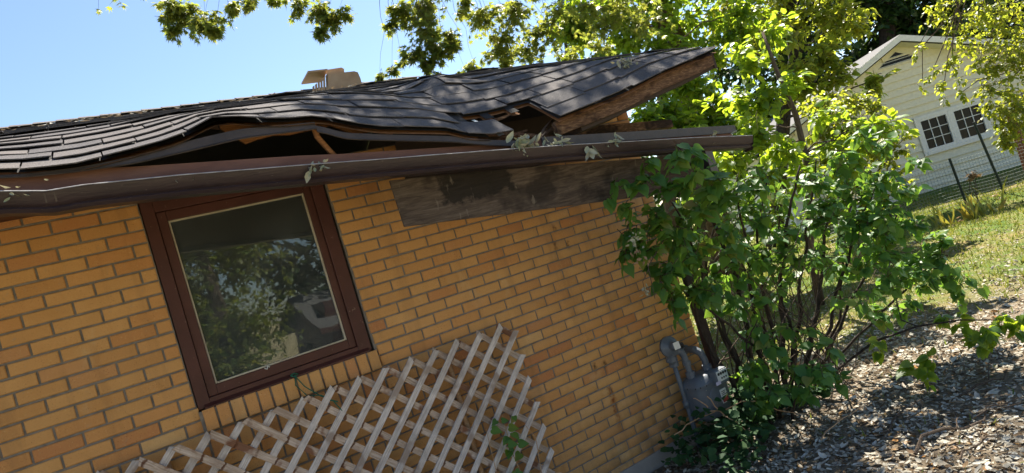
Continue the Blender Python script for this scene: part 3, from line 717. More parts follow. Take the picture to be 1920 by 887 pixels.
tw.tube([B + Vector((-.02, 0, .012)), B + Vector((.0, -.012, 0)), B + Vector((.02, -.004, -.014)), B + Vector((.0, .008, .0)), B + Vector((-.02, 0, .012))], .004, 5)
tw.tube([B, B + Vector((.012, -.006, -.03)), B + Vector((.03, -.004, -.07))], .003, 5)
tag(tw.build('twine', M['twine']), 'green twine tied from the window sill to the lattice', 'twine')

# ------------------------------------------------------------------ gas meter
gm = empty('gas_meter', 'grey gas meter with regulator and pipes beside the house corner', 'gas meter', loc=(3.10, -.22, 0))
q = MB()
def loft(cx, cy, levels, n=24):
    v = []; f = []
    for (z, rx, ry, pw) in levels:
        for j in range(n):
            a = 2*math.pi*j/n; c_, s_ = math.cos(a), math.sin(a)
            v.append((cx + rx * math.copysign(abs(c_) ** pw, c_), cy + ry * math.copysign(abs(s_) ** pw, s_), z))
    for i in range(len(levels) - 1):
        for j in range(n): f.append((i*n+j, i*n+(j+1)%n, (i+1)*n+(j+1)%n, (i+1)*n+j))
    f.append(tuple(range(n))[::-1]); f.append(tuple((len(levels)-1)*n+j for j in range(n))); return v, f
bx, by = 3.105, -.22
q.add(*loft(bx, by, [(.20, .09, .06, .7), (.215, .125, .085, .6), (.25, .150, .10, .5), (.32, .158, .104, .45), (.43, .158, .104, .45), (.455, .160, .107, .45), (.462, .164, .110, .45), (.474, .164, .110, .45), (.480, .158, .104, .45), (.50, .15, .098, .5), (.522, .12, .08, .6), (.53, .08, .06, .7)]))
q.lathe([(.001, -.010), (.085, -.010), (.09, -.004), (.085, .004), (.06, .010), (.001, .012)], (bx, by - .104, .345), (0, -1, 0), 24)
body = q.build('meter_body', M['meter'], gm); smooth_by_angle(body, 30)
q = MB(); q.bevbox(bx - .008, bx + .115, by - .150, by - .085, .435, .545, .012); idx = q.build('index_box', M['meter'], gm)
MB().box(bx + .000, bx + .107, by - .1535, by - .151, .462, .536).build('dial_plate', M['white_plate'], gm)
q = MB()
for i in range(4): q.lathe([(.0105, 0), (.0105, .002)], (bx + .018 + i * .024, by - .1538, .515), (0, -1, 0), 12)
for i in range(3): q.lathe([(.007, 0), (.007, .002)], (bx + .040 + i * .022, by - .1538, .482), (0, -1, 0), 10)
q.build('dial', M['meter_dark'], gm)
MB().box(bx - .030, bx + .016, by - .1560, by - .1538, .448, .472).build('dial_label', mat_flat('pale_lilac_label', (.52, .48, .66), .5), gm)
q = MB(); q.box(bx + .018, bx + .078, by - .119, by - .115, .300, .398); lab = q.build('warning_label', M['white_plate'], gm)
MB().box(bx + .021, bx + .075, by - .1215, by - .1195, .306, .345).build('label_band', M['red'], lab)
q = MB()
for i in range(3): q.box(bx + .026, bx + .070 - .008 * (i % 2), by - .1212, by - .1196, .356 + .012 * i, .360 + .012 * i)
q.build('label_print', M['meter_dark'], lab, kind='stuff')
# regulator: a disc that faces the camera, bonnet, vent
rgx, rgz, rgy = 2.925, .790, -.19
ax = Vector((-.12, -.9, .12)).normalized()
q = MB(); q.lathe([(.03, -.055), (.05, -.045), (.066, -.014), (.076, -.010), (.076, .008), (.064, .014), (.05, .034), (.034, .042), (.033, .085), (.026, .092), (.001, .093)], (rgx, rgy, rgz), ax, 28)
for j in range(8):
    a = 2*math.pi*j/8; u = ax.orthogonal().normalized(); w = ax.cross(u); c = Vector((rgx, rgy, rgz)) + (u*math.cos(a) + w*math.sin(a)) * .070
    q.lathe([(.006, -.014), (.006, .014)], c, ax, 6)
reg = q.build('regulator', M['meter'], gm); smooth_by_angle(reg, 30)
q = MB(); q.lathe([(.0765, -.002), (.0775, -.002), (.0775, .001), (.0765, .001)], (rgx, rgy, rgz), ax, 28); q.build('gasket', M['meter_dark'], reg)
q = MB(); q.tube([Vector((rgx, rgy, rgz)) + ax * .05 + Vector((.03, 0, .0)), Vector((rgx + .075, rgy - .05, rgz - .005)), Vector((rgx + .082, rgy - .05, rgz - .03))], [.014, .014, .013], 8); q.build('vent_spout', M['meter_dark'], reg)
q = MB()
for j in range(14):
    a_ = 2*math.pi*j/14; c_, s_ = math.cos(a_), math.sin(a_); q.lathe([(.006, 0), (.006, .012)], (bx + .160 * math.copysign(abs(c_)**.45, c_), by + .106 * math.copysign(abs(s_)**.45, s_), .462), (0, 0, 1), 6)
q.build('flange_bolts', M['meter_dark'], gm, kind='stuff')
q = MB(); q.lathe([(.036, 0), (.036, .0015)], Vector((rgx, rgy, rgz)) + ax * .094, ax, 4); q.build('regulator_label', M['white_plate'], reg)
q = MB(); q.tube([(rgx - .02, rgy, rgz - .05), (rgx - .008, rgy + .01, rgz - .10), (2.935, -.17, .66)], [.030, .030, .026], 12); q.lathe([(.042, 0), (.042, .03)], (rgx - .006, rgy + .01, rgz - .105), (0, 0, 1), 8)
q.lathe([(.034, 0), (.034, .04)], (2.935, -.17, .640), (0, 0, 1), 8); q.build('regulator_union', M['meter'], reg)
q = MB(); q.tube([(2.935, -.17, .66), (2.938, -.17, .50), (2.942, -.168, .30), (2.945, -.165, -.05)], .017, 12); q.lathe([(.028, 0), (.028, .05)], (2.944, -.165, .33), (0, 0, 1), 8); q.build('riser_pipe', M['meter'], gm, smooth=True)
q = MB(); q.tube([(2.95, -.19, .735), (2.985, -.195, .735), (3.008, -.20, .72), (3.018, -.205, .69), (3.02, -.21, .60), (3.02, -.21, .50)], [.022, .024, .027, .024, .021, .021], 12)
q.lathe([(.034, 0), (.034, .045)], (3.02, -.21, .525), (0, 0, 1), 8); q.lathe([(.030, 0), (.030, .025)], (3.019, -.21, .625), (0, 0, 1), 8); q.build('inlet_pipe', M['meter'], gm)
q = MB(); q.tube([(3.185, -.22, .50), (3.185, -.22, .60), (3.182, -.205, .655), (3.17, -.165, .685), (3.165, -.10, .69), (3.165, .02, .69)], [.024, .024, .028, .028, .024, .022], 12)
q.lathe([(.036, 0), (.036, .04)], (3.185, -.22, .525), (0, 0, 1), 8); q.lathe([(.034, 0), (.034, .04)], (3.165, -.09, .69), (0, 1, 0), 10); q.build('outlet_pipe', M['meter'], gm)
q = MB(); q.bevbox(2.99, 3.22, -.24, -.20, .500, .528, .006); q.build('meter_bar', M['meter'], gm)

# ------------------------------------------------------------------ foliage tools
def unit(a): return a / np.maximum(np.linalg.norm(a, axis=-1, keepdims=True), 1e-9)
def T_simple():                                              # pointed leaf folded along the midrib
    return np.array([(0,0,0), (-.30,.42,.07), (0,1,-.08), (.30,.42,.07)], float), np.array([(0,2,1), (0,3,2)])
def T_oval():
    return np.array([(0,0,0), (-.27,.22,.05), (-.30,.58,.06), (0,1,-.10), (.30,.58,.06), (.27,.22,.05), (0,.45,0)], float), np.array([(6,0,5),(6,5,4),(6,4,3),(6,3,2),(6,2,1),(6,1,0)])[:, ::-1].copy()
def T_heart():
    o = [(0,.02), (.17,-.07), (.34,-.02), (.43,.14), (.41,.36), (.29,.60), (.14,.82), (0,1.06), (-.14,.82), (-.29,.60), (-.41,.36), (-.43,.14), (-.34,-.02), (-.17,-.07)]
    v = [(x, y, .10 * abs(x) - .16 * y * y + .03 * math.sin(y * 9 + x * 5)) for x, y in o] + [(0,.28,-.03), (0,.62,-.08)]
    f = [(14,0,1),(14,1,2),(14,2,3),(14,3,4),(14,4,15),(15,4,5),(15,5,6),(15,6,7),(15,7,8),(15,8,9),(15,9,10),(15,10,14),(14,10,11),(14,11,12),(14,12,13),(14,13,0)]
    return np.array(v, float), np.array(f)
def T_maple():                                               # five narrow lobes
    o = [(0,0)]; tips = [(-75,.62), (-38,.86), (0,1.05), (38,.86), (75,.62)]
    pts = []
    for i, (a, r) in enumerate(tips):
        a_ = math.radians(a); pts.append((math.sin(a_) * r, .22 + math.cos(a_) * r * .82, -.10 * r))
        if i < 4:
            b = math.radians((a + tips[i+1][0]) / 2); pts.append((math.sin(b) * .30, .22 + math.cos(b) * .30, .02))
    v = [(0, .20, .0), (-.10, .02, .02)] + pts + [(.10, .02, .02)]
    return np.array(v, float), np.array([(0, i + 1, i) for i in range(1, len(v) - 1)])
def T_curl():
    return np.array([(0,-.15,.16), (-.30,.12,.16), (.27,.10,.20), (-.38,.5,.18), (0,.42,-.04), (.36,.52,.24), (-.20,.86,.22), (.24,.82,.16), (.02,1.16,.30)], float), np.array([(4,1,0),(4,0,2),(4,3,1),(4,2,5),(4,6,3),(4,5,7),(4,8,6),(4,7,8)])
def T_blade(): return np.array([(-.5,0,0), (.5,0,0), (-.3,.55,.06), (.3,.55,.06), (0,1,.22)], float), np.array([(0,1,3),(0,3,2),(2,3,4)])

def leaves_np(T, P, axis, nrm, size, wid=None):
    tv, tf = T; N_ = len(P); y = unit(axis); x = unit(np.cross(y, nrm)); z = np.cross(x, y)
    s = np.asarray(size).reshape(-1, 1, 1) * np.ones((N_, 1, 1)); w = np.ones((N_, 1, 1)) if wid is None else np.asarray(wid).reshape(-1, 1, 1)
    V = P[:, None, :] + s * (tv[None, :, 0:1] * w * x[:, None, :] + tv[None, :, 1:2] * y[:, None, :] + tv[None, :, 2:3] * z[:, None, :])
    Fa = tf[None] + (np.arange(N_) * len(tv))[:, None, None]
    return V.reshape(-1, 3), Fa.reshape(-1, tf.shape[1]), np.repeat(rng.random(N_), len(tv))

def tubes_np(PT, R, n=3):
    """PT (T,K,3), R (T,K) -> joined thin tubes"""
    Tn, K, _ = PT.shape; tan = unit(np.gradient(PT, axis=1)); ref = np.where(np.abs(tan[..., 2:3]) > .9, [1., 0, 0], [0, 0, 1.]); u = unit(np.cross(tan, ref)); w = np.cross(tan, u)
    a = 2 * np.pi * np.arange(n) / n
    V = PT[:, :, None, :] + R[:, :, None, None] * (np.cos(a)[None, None, :, None] * u[:, :, None, :] + np.sin(a)[None, None, :, None] * w[:, :, None, :])
    t, k, j = np.meshgrid(np.arange(Tn), np.arange(K - 1), np.arange(n), indexing='ij'); b = (t * K + k) * n; j2 = (j + 1) % n
    return V.reshape(-1, 3), np.stack([b + j, b + j2, b + n + j2, b + n + j], -1).reshape(-1, 4)

def twigs(clumps, per_leaf=9, droop=.25, up=.0, size=.1, spread=.55, lenf=(.45, 1.0)):
    """clumps: (centre, radius, n_leaves). Returns leaf positions, axes, normals and the twig curves"""
    S, D, Ls = [], [], []
    for (c, r, n) in clumps:
        k = max(2, int(n / per_leaf)); r3 = np.asarray(r, float) * np.ones(3)
        d = unit(rng.normal(0, 1, (k, 3)) + [0, 0, up]); s = np.asarray(c) + rng.normal(0, 1, (k, 3)) * r3 * spread * .6 - d * r3 * .25
        S.append(s); D.append(d); Ls.append(r3.mean() * rng.uniform(*lenf, k))
    S, D, L = np.concatenate(S), np.concatenate(D), np.concatenate(Ls); k = len(S)
    def pos(t): return S[:, None, :] + D[:, None, :] * (L[:, None] * t)[..., None] + np.array([0, 0, -1.]) * (droop * L[:, None] * t * t)[..., None]
    tt = np.linspace(0, 1, 4)[None] * np.ones((k, 1)); curve = pos(tt)
    lt = np.sort(rng.uniform(.12, 1.0, (k, per_leaf)), 1); P_ = pos(lt)
    tan = unit(D[:, None, :] + np.array([0, 0, -2 * droop]) * lt[..., None])
    side = unit(np.cross(tan, [0, 0, 1.]) + 1e-3); sg = np.where(np.arange(per_leaf) % 2 == 0, 1., -1.)[None, :, None]
    axis = unit(tan * .7 + side * sg * rng.uniform(.4, 1.1, (k, per_leaf, 1)) + rng.normal(0, .3, (k, per_leaf, 3)) + [0, 0, -.35])
    nrm = unit(np.array([0, 0, 1.]) + rng.normal(0, .45, (k, per_leaf, 3)))
    P_ = P_ + axis * size * .25
    return P_.reshape(-1, 3), axis.reshape(-1, 3), nrm.reshape(-1, 3), curve

def curve_pts(a, b, n=8, sag=0.0, wig=.04):
    a, b = np.array(a, float), np.array(b, float); t = np.linspace(0, 1, n)[:, None]; L = np.linalg.norm(b - a)
    p = a + (b - a) * t; p[:, 2] += (sag * L * np.sin(np.pi * t[:, 0])); p[1:-1] += rng.normal(0, wig * L, (n - 2, 3)) * .5; return p

def tree(name, label, cat, base, trunk, tr, clumps, T, mat, size, bark, group=None, anyl=False, per=9, droop=.25, jit=.25, twr=.004, limb_r=.03, wid=None, trunk_n=10, limb_from=None, spread=.55, parts='crown'):
    e = empty(name, label, cat, group, loc=base); q = MB()
    if trunk is not None: q.tube(trunk, tr, trunk_n)
    nodes = np.array(trunk if trunk is not None else [base], float)
    dense = np.concatenate([nodes[i] + (nodes[i+1] - nodes[i]) * np.linspace(0, 1, 8)[:, None] for i in range(len(nodes) - 1)]) if len(nodes) > 1 else nodes
    for (c, r, n) in clumps:
        c = np.asarray(c, float); cand = dense if anyl else dense[dense[:, 2] < c[2] - .1 * abs(c[2]) + .2]
        if len(cand) == 0: cand = dense
        a = cand[np.argmin(np.linalg.norm(cand - c, axis=1))]; L = np.linalg.norm(c - a)
        if L > .15:
            rr = limb_r * min(1.2, .35 + L / 6); q.tube(curve_pts(a, c, 7, .06, .05), np.linspace(rr, rr * .25, 7), 6)
    q.build('trunk' if trunk is not None else 'limb', bark, e, smooth=True)
    P_, ax_, nr_, cu = twigs(clumps, per, droop, 0, size, spread)
    sz = size * rng.uniform(1 - jit, 1 + jit, len(P_)) * np.where(rng.random(len(P_)) < .2, .65, 1)
    V, Fa, r = leaves_np(T, P_, ax_, nr_, sz, None if wid is None else rng.uniform(*wid, len(P_)))
    npobj(parts, V, Fa, mat, e, r)
    V, Fa = tubes_np(cu, np.linspace(1, .4, 4)[None] * twr * np.ones((len(cu), 1))); npobj('twigs', V, Fa, bark, e, kind='stuff')
    return e
def pc(px, py, d, rpx, n):                                   # clump at a photo pixel, radius in photo pixels
    return (at(px, py, d), rpx * d / F_PX, n)

# ------------------------------------------------------------------ overhead silver maple
sm = [(np.array(c, float), r, n) for c, r, n in (((3.3,1.6,6.9),.7,360), ((4.0,1.2,7.2),.8,460), ((4.6,2.2,7.4),.8,440), ((3.8,2.8,7.3),.8,400), ((5.3,1.6,7.3),.8,420), ((5.0,3.2,7.8),.9,340), ((5.9,2.4,7.8),.8,360), ((2.5,2.2,7.0),.45,110), ((4.3,.4,6.6),.6,100))] + [pc(*a) for a in [(318,12,7.4,34,130), (322,52,7.4,16,60), (345,22,7.5,30,110), (385,40,7.4,30,130), (398,58,7.3,14,50), (440,6,7.6,22,50), (470,-4,7.6,20,40),  # leading clumps are added high out of view to shade the roof
    (512,0,7.5,12,24), (560,6,7.5,22,60), (598,20,7.4,28,110), (620,32,7.4,22,80), (598,60,7.3,14,40), (642,22,7.4,12,30),
    (750,20,7.6,30,110), (790,10,7.7,42,170), (800,55,7.6,36,150), (840,70,7.6,28,100), (775,95,7.5,24,80), (800,120,7.5,20,60), (820,95,7.5,20,60), (735,42,7.6,14,34), (850,88,7.5,14,34),
    (712,134,7.6,12,24), (735,126,7.6,14,28), (752,118,7.6,10,18), (812,146,7.5,12,18),
    (870,4,8.0,24,70), (905,25,8.2,36,130), (940,70,8.4,34,120), (925,100,8.3,24,60), (890,122,8.3,20,44), (872,130,8.3,12,22), (965,20,8.4,44,170), (985,95,8.6,36,120), (1010,60,8.6,36,120), (950,120,8.6,26,70),
    (1040,20,8.7,40,120), (1060,100,9,30,80), (1090,15,9,36,90), (1130,40,9.2,40,120), (1160,5,9.2,44,120), (1210,30,9.4,44,120), (1120,85,9.4,30,70),
    (200,-60,7.4,60,120), (420,-70,7.4,60,120), (640,-70,7.5,60,140), (840,-70,7.6,60,140), (1000,-60,8.4,60,160), (1150,-70,9,70,160)]]
tb = at(1300, 300, 13.0); tb[2] = 0
tree('silver_maple', 'silver maple with thin star shaped leaves hanging over the roof against the sky', 'tree', tb,
     [tb, tb + [0, -.1, 2.5], at(1290, 120, 12.6), at(1180, -90, 11.5), at(1000, -160, 9.6), at(860, -75, 8.0), at(760, -50, 7.7), at(600, -60, 7.5), at(470, -40, 7.5), at(330, -60, 7.5)], [.32, .28, .22, .17, .12, .06, .045, .03, .02, .012],
     [(c, r, int(n * 2.1)) for c, r, n in sm], T_maple(), M['maple'], .082, M['bark'], per=9, droop=.55, twr=.003, limb_r=.007, wid=(.75, 1.1), anyl=True)

# ------------------------------------------------------------------ background trees
bt = at(1235, 330, 11.5); bt[2] = 0
tree('box_elder', 'bright yellow green tree rising behind the lifted roof corner', 'tree', bt, [bt, bt + [.1, 0, 2.2], at(1240, 60, 11.5), at(1250, -100, 11.5)], [.16, .13, .09, .05],
     [pc(a, b, c, r, int(n * 1.5)) for a, b, c, r, n in [(1150,20,11,50,240), (1060,50,11,40,200), (1120,150,10.5,34,160), (1260,140,10.5,44,240), (1380,60,11.5,46,240), (1400,20,11.5,50,240), (1090,60,11,46,240), (1140,110,10.5,40,220), (1180,60,11,55,300), (1230,20,11.5,60,320), (1250,90,11,50,300), (1300,40,12,60,320), (1200,130,10.5,40,220), (1330,100,11.5,44,220),
      (1290,150,10,40,220), (1340,190,10,44,240), (1250,210,9.6,44,240), (1300,240,9.4,46,260), (1215,215,9.4,32,170), (1360,250,9.6,44,240), (1080,20,11,44,160), (1190,-40,11.5,70,300), (1310,-50,12,70,300)]],
     T_oval(), M['young'], .135, M['bark'], per=9, droop=.3, twr=.004, limb_r=.03)
yt = at(1535, 560, 8.0); yt[2] = 0
tree('young_mulberry', 'slender young tree with bent dark stem and broad bright leaves behind the lilac', 'tree', yt, [yt, at(1520, 470, 7.9), at(1512, 300, 7.8), at(1492, 215, 7.8), at(1455, 130, 7.8), at(1430, 60, 7.9)], [.055, .048, .04, .034, .026, .015],
     [pc(*a) for a in [(1400,110,7.8,44,150), (1450,60,8,40,130), (1440,170,7.6,46,170), (1390,190,7.6,40,150), (1490,150,8,36,110), (1420,250,7.4,50,190), (1370,290,7.4,46,170), (1470,270,7.6,44,140), (1540,210,8,36,110), (1560,270,8,44,140), (1610,250,7.6,50,190), (1660,230,7.6,36,130), (1590,310,7.4,46,160), (1500,330,7.6,40,120)]],
     T_oval(), M['young'], .12, M['bark'], per=8, droop=.3, twr=.004, limb_r=.022)
mt = at(1400, 300, 15.5); mt[2] = 0
tree('backyard_maple', 'tall maple with forked dark trunk behind the young tree', 'tree', mt, [mt, at(1470, 210, 15.5), at(1490, 110, 15.5), at(1480, 20, 15.5), at(1470, -120, 15.5)], [.20, .16, .14, .12, .08],
     [pc(a, b, c, r, int(n * 1.5)) for a, b, c, r, n in [(1470,60,14.2,34,240), (1490,130,14.2,34,220), (1360,20,15,60,420), (1420,60,15,55,400), (1450,-20,15.5,70,460), (1530,20,15,54,380), (1540,100,14.5,40,260), (1590,40,15,46,300), (1500,160,14.5,40,260), (1570,140,14.5,36,240), (1380,-70,15,80,420), (1560,-60,15,80,420), (1640,150,14,30,150)]],
     T_simple(), M['elm'], .17, M['bark_dark'], per=10, droop=.35, twr=.006, limb_r=.06)
def far_tree(label, px, py, d, trunk_r, clumps, mat='darkleaf', lean=0, size=.28, nm='shade_tree'):
    b = at(px, py, d); b[2] = 0; tp = at(px + lean, -160, d)
    tree(nm, label, 'tree', b, [b, b + (tp - b) * .4, b + (tp - b) * .7, tp], [trunk_r, trunk_r * .85, trunk_r * .6, trunk_r * .3], [pc(a, b, c, r * 1.1, int(n * 1.9)) for a, b, c, r, n in clumps], T_oval(), M[mat], size, M['bark_dark'],
         'dark shade trees beyond the far house', per=10, droop=.35, twr=.012, limb_r=.10)
far_tree('dark shade tree with the thickest trunk, directly left of the far house gable', 1650, 240, 25, .42, [(1600,20,25,60,520), (1680,20,25,60,520), (1720,60,25,60,520), (1640,90,26,40,240), (1760,10,25,70,560), (1690,-60,25,90,560), (1580,-60,25,80,500), (1750,-70,25,90,560)])
far_tree('dark shade tree standing behind the forked maple trunk', 1500, 260, 27, .35, [(1430,60,27,60,460), (1480,120,27,60,460), (1540,160,27,60,460), (1530,60,28,60,400), (1590,180,27,50,380), (1600,120,27,44,320), (1500,-20,27,80,460), (1380,120,27,60,400), (1440,200,27,60,420), (1540,240,27,60,400)], lean=-20)
far_tree('dark shade tree at the far right behind the yellow green branches', 1850, 220, 27, .4, [(1800,40,27,70,460), (1860,90,27,70,460), (1900,20,27,80,480), (1830,-50,27,90,480), (1930,110,27,70,420), (1960,-30,27,90,420)], lean=20)
# a far belt of trees that closes the horizon
hb_ = [(at(px, py, 30), 1.5, 170) for px, py in [(x, 392 - (x - 1230) * .305 - dy) for x in range(1120, 1620, 34) for dy in (0, 44, 88)]]
P_, ax_, nr_, cu = twigs(hb_, 10, .3, 0, .3, .6); V, Fa, r = leaves_np(T_oval(), P_, ax_, nr_, rng.uniform(.25, .42, len(P_))); tag(npobj('distant_trees', V, Fa, M['darkleaf'], None, r, kind='stuff'), 'dark belt of distant trees behind the yard', 'trees')
# spruce
sb = at(1055, 330, 26); sb[2] = 0; stp = at(1050, -10, 26); e = empty('spruce', 'blue green spruce glimpsed between the leaves above the roof', 'tree', loc=sb)
q = MB(); q.tube([sb, stp], [.25, .03], 8); q.build('trunk', M['bark_dark'], e)
cl = []
for i in range(70):
    t = rng.uniform(.3, 1); h = sb + (stp - sb) * t; rr = 2.6 * (1.02 - t) + .25; a = rng.uniform(0, 6.28); k = rng.uniform(.3, 1)
    cl.append((h + [math.cos(a) * rr * k, math.sin(a) * rr * k, -.35 * rr * k], .45, 90))
P_, ax_, nr_, cu = twigs(cl, 12, .3, 0, .1, .5); V, Fa, r = leaves_np(T_simple(), P_, ax_, nr_, rng.uniform(.14, .24, len(P_)), rng.uniform(.25, .4, len(P_))); npobj('crown', V, Fa, M['needle'], e, r)
# elm leaning in from the right
eb = at(2080, 420, 9.0); eb[2] = 0
tree('elm', 'elm with small yellow green leaves leaning in at the right before the far house', 'tree', eb, [eb, at(2060, 200, 9.0), at(2040, 0, 8.8), at(1960, -110, 8.6), at(1840, -140, 8.6)], [.2, .16, .13, .09, .04],
     [pc(*a) for a in [(1760,20,8.6,38,190), (1800,60,8.6,44,260), (1840,20,8.6,50,300), (1890,50,8.6,50,320), (1850,100,8.5,50,330), (1900,120,8.5,50,340), (1860,160,8.5,46,320), (1900,190,8.5,46,330), (1885,210,8.4,34,230), (1850,205,8.5,16,50), (1905,235,8.4,34,220), (1880,270,8.4,20,80), (1785,115,8.6,24,90), (1770,160,8.5,20,60), (1750,130,8.6,16,44), (1880,240,8.4,20,60), (1720,90,8.7,16,40), (1730,150,8.7,16,36), (1800,175,8.5,14,30), (1925,90,8.5,44,220), (1930,170,8.5,44,240), (1870,-20,8.7,60,300), (1780,-40,8.7,60,260), (1930,20,8.6,50,240), (1880,262,8.4,18,60)]] + [(np.array(c, float), r, n) for c, r, n in (((6.6,2.0,7.0),.8,420), ((7.4,1.2,7.2),.9,300), ((7.6,2.5,7.6),.8,300), ((8.6,1.6,7.4),1.0,260), ((7.0,.2,6.6),.9,430), ((9.4,.8,7.0),.9,380), ((8.2,.2,6.6),.9,430), ((9.0,-.4,6.4),.9,380), ((7.6,-.9,6.2),.9,420), ((6.2,.4,6.4),.8,420), ((10.2,.2,6.8),.9,460), ((6.6,-.7,6.0),.8,300), ((8.4,-1.5,6.0),.9,300), ((5.8,1.4,6.8),.8,420), ((9.8,-1.2,6.2),.9,300))],  # trailing clumps are added out of view to shade the lilac and litter
     T_oval(), M['elm'], .062, M['bark'], per=10, droop=.5, twr=.003, limb_r=.025, anyl=True)
# sunlit bushes between the corner and the far yard
def bush(name, label, px, py, d, clumps, T, mat, size, per=9, **kw):
    b = at(px, py, d); b[2] = 0
    return tree(name, label, 'bush', b, [b, b + [0, 0, .5]], [.05, .04], [pc(*a) for a in clumps], T, mat, size, M['bark'], per=per, **kw)
bush('hedge_bush', 'yellow green bush in sunlight in front of the far house left side', 1600, 520, 10.5, [(1580,235,10.3,44,420), (1620,260,10.2,44,420), (1660,245,10.2,36,300), (1530,200,10.6,40,320), (1600,190,10.6,34,260), (1700,255,10.2,18,80), (1540,250,10.5,40,300), (1570,200,10.5,40,300), (1590,270,10.4,40,300), (1640,200,10.6,34,200), (1545,310,10.4,40,260), (1610,330,10.4,40,260), (1655,290,10.3,34,200), (1560,370,10.3,44,200), (1630,370,10.2,40,180), (1680,330,10.2,26,100), (1690,280,10.2,20,60)], T_oval(), M['elm'], .085)
bush('hedge_bush', 'light green bush behind the broken eave and gutter end', 1290, 420, 10, [(1210,190,10.5,40,260), (1240,240,10.2,40,300), (1290,200,10.5,50,340), (1340,240,10.2,44,320), (1330,300,10,50,300), (1390,320,10,50,300), (1440,330,10,50,260), (1390,250,10.2,44,260), (1460,400,9.8,50,160), (1380,400,9.8,50,180), (1300,350,9.8,40,200), (1480,290,10.2,40,200)], T_oval(), M['young'], .11)

# ------------------------------------------------------------------ lilac at the corner
lb = at(1465, 740, 5.0); lb[2] = 0
lil = empty('lilac_bush', 'large lilac bush with heart shaped green leaves and many dark stems at the house corner', 'bush', loc=lb)
stem_px = [  # base px, then way points (px, py, depth), radius
 ((1405,770,4.75), [(1355,690,4.7), (1310,600,4.6), (1275,500,4.5), (1230,420,4.3)], .022), ((1420,775,4.8), [(1385,680,4.75), (1340,580,4.7), (1300,470,4.5), (1260,380,4.2)], .020),
 ((1430,772,4.9), [(1400,650,4.85), (1385,540,4.8), (1350,440,4.7), (1310,350,4.5), (1285,290,4.0)], .024), ((1445,775,4.9), [(1425,660,4.9), (1410,560,4.9), (1400,450,4.8), (1380,360,4.7)], .022),
 ((1455,770,5.0), [(1450,650,5.0), (1430,540,5.0), (1420,420,4.9), (1440,330,4.8)], .020), ((1470,765,5.0), [(1468,640,5.0), (1462,520,5.0), (1480,400,4.9), (1500,310,4.9)], .024),
 ((1480,765,5.1), [(1490,640,5.1), (1500,520,5.1), (1515,410,5.0), (1530,300,5.0)], .020), ((1490,760,5.1), [(1520,650,5.1), (1535,560,5.1), (1545,450,5.1), (1560,360,5.0)], .026),
 ((1500,760,5.2), [(1545,640,5.2), (1570,540,5.2), (1600,440,5.1), (1640,350,5.1)], .020), ((1510,755,5.2), [(1560,640,5.2), (1610,540,5.2), (1660,450,5.2), (1690,380,5.2)], .018),
 ((1460,775,4.8), [(1440,690,4.7), (1370,610,4.5), (1300,560,4.3), (1240,520,4.2)], .014), ((1520,750,5.2), [(1590,650,5.2), (1680,560,5.2), (1740,500,5.2), (1790,510,5.2)], .014),
 ((1480,770,4.7), [(1500,720,4.6), (1540,690,4.5), (1570,700,4.4)], .012), ((1440,775,4.7), [(1420,720,4.6), (1400,640,4.5), (1420,600,4.4)], .012),
 ((1415,770,4.9), [(1370,660,4.9), (1330,560,4.9), (1320,450,4.8)], .018), ((1500,762,5.0), [(1480,600,5.0), (1440,480,5.0), (1470,380,5.0)], .018),
 ((1530,748,5.3), [(1575,600,5.3), (1580,480,5.3), (1620,390,5.3)], .016), ((1470,770,5.2), [(1430,600,5.2), (1380,470,5.2), (1330,400,5.1)], .016)]
for (b, way, r) in stem_px:
    p0 = at(*b); dirn = at(b[0], b[1], b[2] + 1) - at(*b)
    p0 = p0 + dirn * 0; p0[2] = -.03
    pts = [p0] + [at(*w) for w in way]; out = []
    for i in range(len(pts) - 1):
        seg = curve_pts(pts[i], pts[i+1], 5, 0, .05); out += list(seg[:-1])
    out.append(pts[-1]); q = MB(); q.tube(out, np.linspace(r, r * .28, len(out)), 7); q.build('stem', M['bark_dark'], lil, smooth=True)
